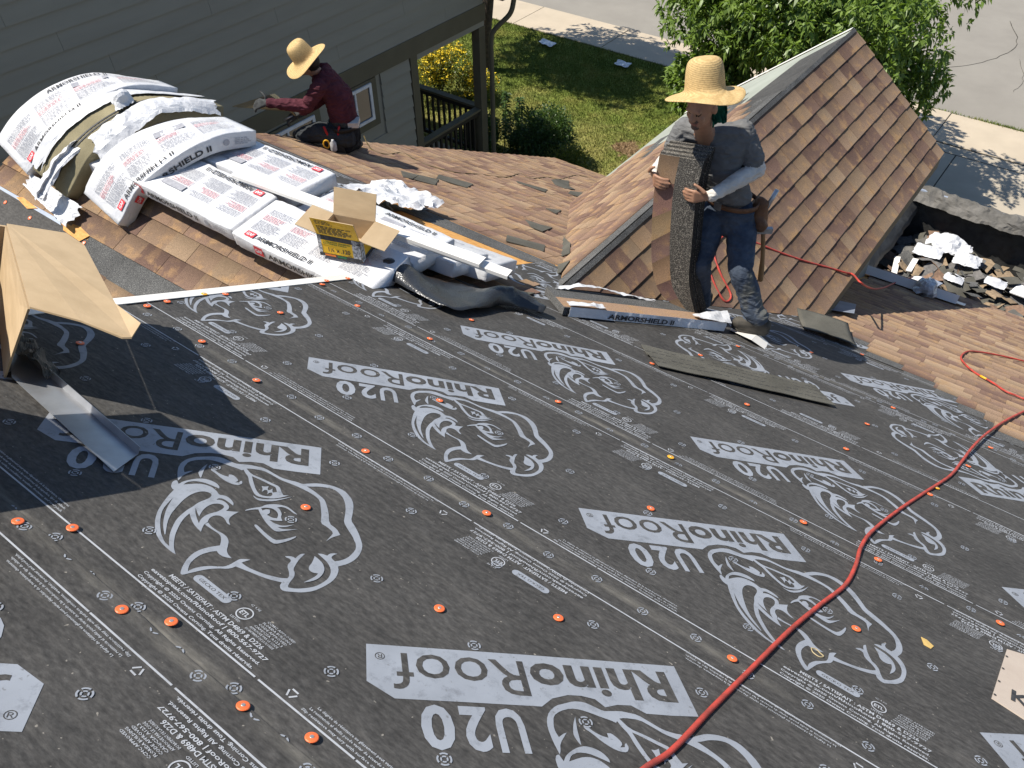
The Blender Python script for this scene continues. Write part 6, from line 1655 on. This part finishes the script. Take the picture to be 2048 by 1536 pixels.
B.cap('lip', hed + ff*.088 - fu*.061 - fr*.014, .0065, hed + ff*.088 - fu*.061 + fr*.014, .0065)
B.blob('beard', hed + ff*.076 - fu*.088, (.026, .020, .018), hx, .019)
B.cap('beard', hed + ff*.088 - fu*.040 - fr*.022, .0045, hed + ff*.088 - fu*.040 + fr*.022, .0045)
# arms: tee sleeve, then pale long sleeve
n_ = V3((.033, -1, 0)); wv = V3((1, .033, 0))
lel = V3((-1.432, 4.22, -2.425))*1.015; lwr = V3((-1.553, 3.935, -2.495))
B.chain('shirt.a', [ls, ls.lerp(lel, .72)], [.066, .064]); B.chain('sleeve', [ls.lerp(lel, .70), lel, lel.lerp(lwr, .45), lwr], [.053, .050, .046, .033])
rel = V3((-1.885, 4.05, -2.40))*1.01; rwr = V3((-1.925, 3.955, -2.48))
B.chain('shirt.a', [rs, rs.lerp(rel, .75)], [.062, .060]); B.chain('sleeve', [rs.lerp(rel, .72), rel, rwr], [.050, .046, .032])
hand(B, 'skin', lwr, V3((-1.600, 3.893, -2.505)), V3((-1, -.10, -.12)), V3((.05, 0, -1)), V3((-.1, 1, 0)), .42, 1.0, .0104, V3((-.75, -.12, .55)))
hand(B, 'skin', rwr, V3((-1.918, 3.905, -2.495)), V3((.92, -.36, 0)), V3((.05, 0, -1)), V3((.1, 1, 0)), .42, 1.0, .0104, V3((.45, -.35, .8)))
# legs
lhp, rhp = V3((-1.455, 4.215, -2.735))*1.028, V3((-1.60, 4.115, -2.735))*1.028
lkn, rkn = V3((-1.345, 4.075, -3.015)), V3((-1.605, 4.06, -3.04)); lan, ran = V3((-1.185, 4.09, -3.335)), V3((-1.60, 4.20, -3.43))
B.chain('jeans', [lhp, lhp.lerp(lkn, .5) + fy*.01, lkn], [.095, .086, .070]); B.chain('jeans', [lkn, lkn.lerp(lan, .35) - fy*.012, lan.lerp(lkn, .25), lan + UP*.055], [.070, .068, .063, .060])
B.chain('jeans', [rhp, rhp.lerp(rkn, .5), rkn], [.095, .086, .070]); B.chain('jeans', [rkn, rkn.lerp(ran, .35), ran], [.070, .066, .056])
for an, td in ((lan, V3((-.70, -.45, .1)).normalized()), (ran, V3((-.2, -.95, .3)).normalized())):
    fl = V3((an.x, an.y, 0)); heel = V3((an.x, an.y, mz(an.y)+.085)) - td*.05
    toe = heel + td*.165; toe.z = mz(toe.y) + .082; mid = heel.lerp(toe, .55) + UP*.008
    B.hull(ell(heel, .042) + ell(mid, .046), 'shoe', [(heel, mid, .04, .044)]); B.hull(ell(mid, .046) + ell(toe, .038), 'shoe', [(mid, toe, .044, .034)]); B.cap('shoe', heel + UP*.02, .042, an - UP*.01, .044)
    dz = UP*-.034
    B.hull(ell(heel + dz, (.040, .040, .012)) + ell(mid + dz, (.046, .046, .012)) + ell(toe + dz, (.038, .038, .012)), 'sole', [(heel + dz*1.35, toe + dz*1.35, .004, .004)])
B.finish('body', w2, PM_, .0052, 4, (('shirt', .0045, 15), ('shirt.a', .0055, 24), ('sleeve', .004, 24), ('jeans', .0050, 15)))
hat(w2, hed + UP*.062 - ff*.004, UP - NC*.30 - RC*.10, RC, .212, .102, .175, .022, .6)
o = crumple('bandana', lambda u, v: hed + RC*(.045+.075*u+.03*v) - NC*.03 + UP*(.01-.15*v+.04*u), 12, 12, .02, PM_['green'], 121, w2, .05, 14, True); o.modifiers['solid'].thickness = .003
# belt, pouch, hammer
bb = MB(); K = 28
for i in range(K):
    pass
ring = []
bc = pel + UP*.085
V = []
for i in range(K):
    a = 2*math.pi*i/K; p = bc + fx*(.161*math.cos(a)) + fy*(.120*math.sin(a))
    V += [p - UP*.015, p + UP*.015]
bb.add(V, [(2*i, (2*i+2) % (2*K), (2*i+3) % (2*K), 2*i+1) for i in range(K)])
o = bb.build('belt', PM_['leather'], w2, smooth=True); o.modifiers.new('s', 'SOLIDIFY').thickness = .004
bb = MB(); bk = bc + fy*.126 - fx*.03; bb.obox(bk, fx*.022, fy*.003, UP*.024); bb.build('buckle', PM_['steel'], o)
pc = V3((-1.375, 4.255, -2.70))*1.02
pb = Body(); pb.hull(ell(pc + UP*.06, (.045, .03, .04), ax) + ell(pc - UP*.05, (.06, .05, .05), ax), 'leather', [(pc, pc+UP*.01, .05, .05)])
pb.hull(ell(pc + fx*.03 - UP*.06 + fy*.03, (.05, .035, .045), ax), 'leather', [(pc, pc+UP*.01, .05, .05)])
pb.finish('tool_pouch', w2, PM_, .007, 3, (('leather', .004, 20),))
hh0, hh1 = V3((-1.325, 4.25, -2.815))*1.02, V3((-1.285, 4.285, -3.17))*1.02
bb = MB(); bb.tube(spline([tuple(hh0), tuple(hh0.lerp(hh1, .5) + RC*.006), tuple(hh1)], 5), [.013]*6 + [.014, .016, .017, .017, .016], 10); hm = bb.build('hammer_handle', PM_['wood'], w2, smooth=True)
bb = MB(); bb.obox(hh0 + UP*.012, RC*.052, NC*.014, UP*.017); bb.tube([tuple(hh0 + UP*.012 - RC*.05), tuple(hh0 + UP*.012 - RC*.075)], .018, 12); bb.build('hammer_head', PM_['steel'], w2)
bb = MB(); bb.tube([tuple(pc + UP*.02 + fx*.03), tuple(pc + UP*.15 + RC*.075)], .0135, 10); bb.build('pry_bar', PM_['steel'], w2, smooth=True)

# ---- the stack of shingles he carries
st = empty('shingle_stack', tuple(V3(DATA['STKR'][-1]))); tag(st, 'bowed stack of new shingles held upright by the standing worker', 'shingles')
SL, SR = spline(DATA['STKL'], 7), spline(DATA['STKR'], 7); nS = len(SL); TH = .135
def sp(i, v, d):   # i along, v across, d depth behind the face
    return V3(SL[i]).lerp(V3(SR[i]), v) - n_*d
tot = [0]
for i in range(1, nS): tot.append(tot[-1] + (sp(i, .5, 0)-sp(i-1, .5, 0)).length)
nlay = 15
for k in range(nlay):
    d0, d1 = TH*k/nlay, TH*(k+.74)/nlay; jit = rng.uniform(-.006, .006) if k else 0
    bb = MB(); V = []
    for i in range(nS):
        for v, d in ((0, d0), (.46, d0), (.46, d0-.004 if k == 0 else d0), (1, d0-.004 if k == 0 else d0), (1, d1), (0, d1)):
            p = sp(i, v, d) + wv*jit + UP*(.012*((k*3) % 4)/4 + (.02*k/nlay if i == 0 else 0)); V.append(p)
    F = []; ms = []
    for i in range(nS-1):
        a, c = i*6, i*6+6
        for j, m in ((0, 0), (1, 1), (2, 1), (3, 2), (4, 2), (5, 2)):
            F.append((a+j, c+j, c+(j+1) % 6, a+(j+1) % 6)); ms.append(m)
    F += [(0, 1, 2, 3, 4, 5), tuple((nS-1)*6 + j for j in (5, 4, 3, 2, 1, 0))]; ms += [1, 2]
    bb.v = [tuple(p) for p in V]; bb.f = [list(f) for f in F]; bb.m = ms
    if k == 0:
        cl = []; uvs = []
        for i in range(nS-1):
            tcol = [(.30, .20, .125), (.24, .135, .105), (.31, .215, .12), (.20, .125, .10), (.29, .185, .11), (.17, .10, .085)][int(tot[i]/.155) % 6]
            f0, f1 = (tot[i]/.155) % 1, (tot[i+1]/.155) % 1
            if f1 < f0: f1 = 1.
            for j in range(6): cl.append(tcol); uvs.append([(0, f0), (0, f1), (1, f1), (1, f0)])
        cl += [tcol, tcol]; uvs += [[(0, 0)]*6]*2
        bb.c = cl; bb.uv = uvs
        bb.build('shingle', [MAT['shingle_c'], MAT['stack_dark'], MAT['black_edge']], st)
    else:
        bb.build('shingle', [MAT['stack_dark'], MAT['stack_dark'], MAT['black_edge']], st)

# ---- kneeling worker at the far rake
w1 = empty('person', (-5.3, 4.6, mz(4.6))); tag(w1, 'person in straw hat and maroon shirt kneeling at the roof edge', 'person')
B = Body()
gx, gy = RC, NC           # picture right, towards the eye
hp = V3((-5.275, 4.655, -3.50)); ub = V3((-5.285, 4.645, -3.20)); sh = V3((-5.375, 4.575, -3.045)); nk = V3((-5.405, 4.555, -2.985)); hd = V3((-5.455, 4.52, -2.925))
axk = (gx, gy, UP)
B.torso('pants', hp, (.125, .155, .10), hp - UP*.07, (.13, .16, .09), axk)
B.torso('maroon', hp + UP*.09 + RC*.005, (.115, .145, .07), ub, (.118, .155, .10), axk)
B.torso('maroon', ub, (.118, .155, .10), sh + RC*.02, (.095, .165, .075), axk)
B.cap('skin', sh, .055, hd, .055); B.blob('skin', hd, (.085, .075, .09), axk, .08); B.blob('skin', hd - RC*.055 - UP*.055, (.04, .045, .04), axk, .04)
B.cap('skin', hd - RC*.085 - UP*.01, .012, hd - RC*.098 - UP*.035, .013)
B.blob('hair', hd + RC*.03 + UP*.02, (.075, .08, .075), axk, .085)
ns, fs = sh + NC*.150 - UP*.01, sh - NC*.15
ne, nh = V3((-5.415, 4.40, -3.235)), V3((-5.70, 4.20, -3.205))
B.chain('maroon', [ns, ne], [.066, .052]); B.chain('maroon', [ne, ne.lerp(nh, .5), nh - (nh-ne)*.12], [.053, .046, .036])
fe, fh = V3((-5.47, 4.60, -3.27)), V3((-5.53, 4.44, -3.33))
B.chain('maroon', [fs, fe], [.064, .050]); B.chain('maroon', [fe, fh], [.048, .036])
hand(B, 'glove', nh - (nh-ne)*.08, nh + (nh-ne)*.04, V3((-.85, -.4, -.3)), V3((.25, -.5, -.8)), V3((.2, .3, -1)), .5, 1.05, .0125)
hand(B, 'glove', fh, fh + V3((-.05, -.045, -.03)), V3((-.75, -.45, -.45)), V3((.3, -.6, -.7)), V3((.3, .2, -1)), .55, 1.05, .0125)
k1 = V3((-5.555, 4.42, -3.555)); a1 = V3((-5.52, 4.47, mz(4.47)+.09)); k2 = V3((-5.25, 4.60, mz(4.60)+.075)); a2 = V3((-5.40, 4.86, mz(4.86)+.07))
B.chain('knee', [hp + NC*.08 - UP*.03, hp.lerp(k1, .55) + UP*.03 + NC*.05, k1], [.10, .092, .074]); B.chain('pants', [k1, a1], [.07, .055])
B.chain('pants', [hp - UP*.04 + NC*.05, k2], [.105, .082]); B.chain('pants', [k2, a2], [.078, .055])
for an, td in ((a1, V3((-.8, -.5, 0)).normalized()), (a2, V3((-.5, .85, 0)).normalized())):
    q = an + td*.13; q.z = mz(q.y)+.045; B.hull(ell(an - UP*.02, .045) + ell(q, .036), 'shoe', [(an, q, .045, .036)])
B.finish('body', w1, PM_, .0062, 4, (('maroon', .008, 15), ('pants', .006, 18), ('knee', .005, 18)))
hat(w1, hd + UP*.045 - RC*.012, UP*.84 - RC*.50 + NC*.06, RC, .205, .100, .155, .015, 2.2)
# belt with pouch, handles and bottle
bp_ = Body(); q = V3((-5.27, 4.50, -3.60)); bp_.hull(ell(q + UP*.07, (.09, .035, .05), axk) + ell(q - UP*.05, (.10, .06, .05), axk), 'blackleather', [(q, q+UP*.01, .05, .05)])
bp_.hull(ell(q - RC*.05 - UP*.05 + NC*.04, (.075, .04, .045), axk), 'blackleather', [(q, q+UP*.01, .05, .05)]); bp_.finish('tool_pouch', w1, PM_, .008, 3, (('blackleather', .004, 20),))
bb = MB()
for dx, dx2 in ((-.03, -.055), (.045, .075)):
    bb = MB(); bb.tube([tuple(q + RC*dx + UP*.09 + NC*.02), tuple(q + RC*dx2 + UP*.20 + NC*.03)], .010, 8); bb.build('pliers_handle', PM_['redgrip'], w1, smooth=True)
bb = MB(); bb.tube(spline([tuple(q + RC*(-.05+.025*math.cos(a)) + UP*(.055+.035*math.sin(a)) + NC*.065) for a in [i*.8 for i in range(9)]], 4), .007, 6); bb.build('cutter_handle', PM_['yellowgrip'], w1, smooth=True)
bb = MB(); bb.lathe([(.026, 0), (.028, .01), (.028, .07), (.012, .09), (.012, .10)], tuple(q + RC*.01 + NC*.075 + UP*.0), 14); bb.build('bottle', MAT['clear'], w1, smooth=True)
V = []
for i in range(28):
    a = 2*math.pi*i/28; p = hp + UP*.055 + RC*(.132*math.cos(a)) + NC*(.160*math.sin(a)); V += [p - UP*.02, p + UP*.02]
bb = MB(); bb.add(V, [(2*i, (2*i+2) % 56, (2*i+3) % 56, 2*i+1) for i in range(28)]); o = bb.build('belt', PM_['blackleather'], w1, smooth=True); o.modifiers.new('s', 'SOLIDIFY').thickness = .006
bb = MB(); bb.obox(hp + UP*.09 + RC*.10 + NC*.07, RC*.045, NC*.06, UP*.022); bb.build('undershirt_hem', PM_['sleeve'], w1)
# the shingle he is cutting and his knife
bb = MB(); bb.slab([(-6.01, 4.09, -3.285), (-5.72, 4.28, -3.175), (-5.58, 4.36, -3.30), (-5.55, 4.40, -3.40), (-5.62, 4.44, -3.36), (-5.78, 4.38, -3.22)], .006, V3((.1, -.3, 1)).normalized())
o = bb.build('cut_shingle', MAT['backing']); tag(o, 'bent shingle held in the gloved hand of the kneeling worker', 'shingle')
bb = MB(); bb.tube([(-5.60, 4.385, -3.365), (-5.67, 4.335, -3.405)], [.012, .009], 8); o = bb.build('utility_knife', PM_['steel'], smooth=True); tag(o, 'small knife in the right glove of the kneeling worker', 'knife')
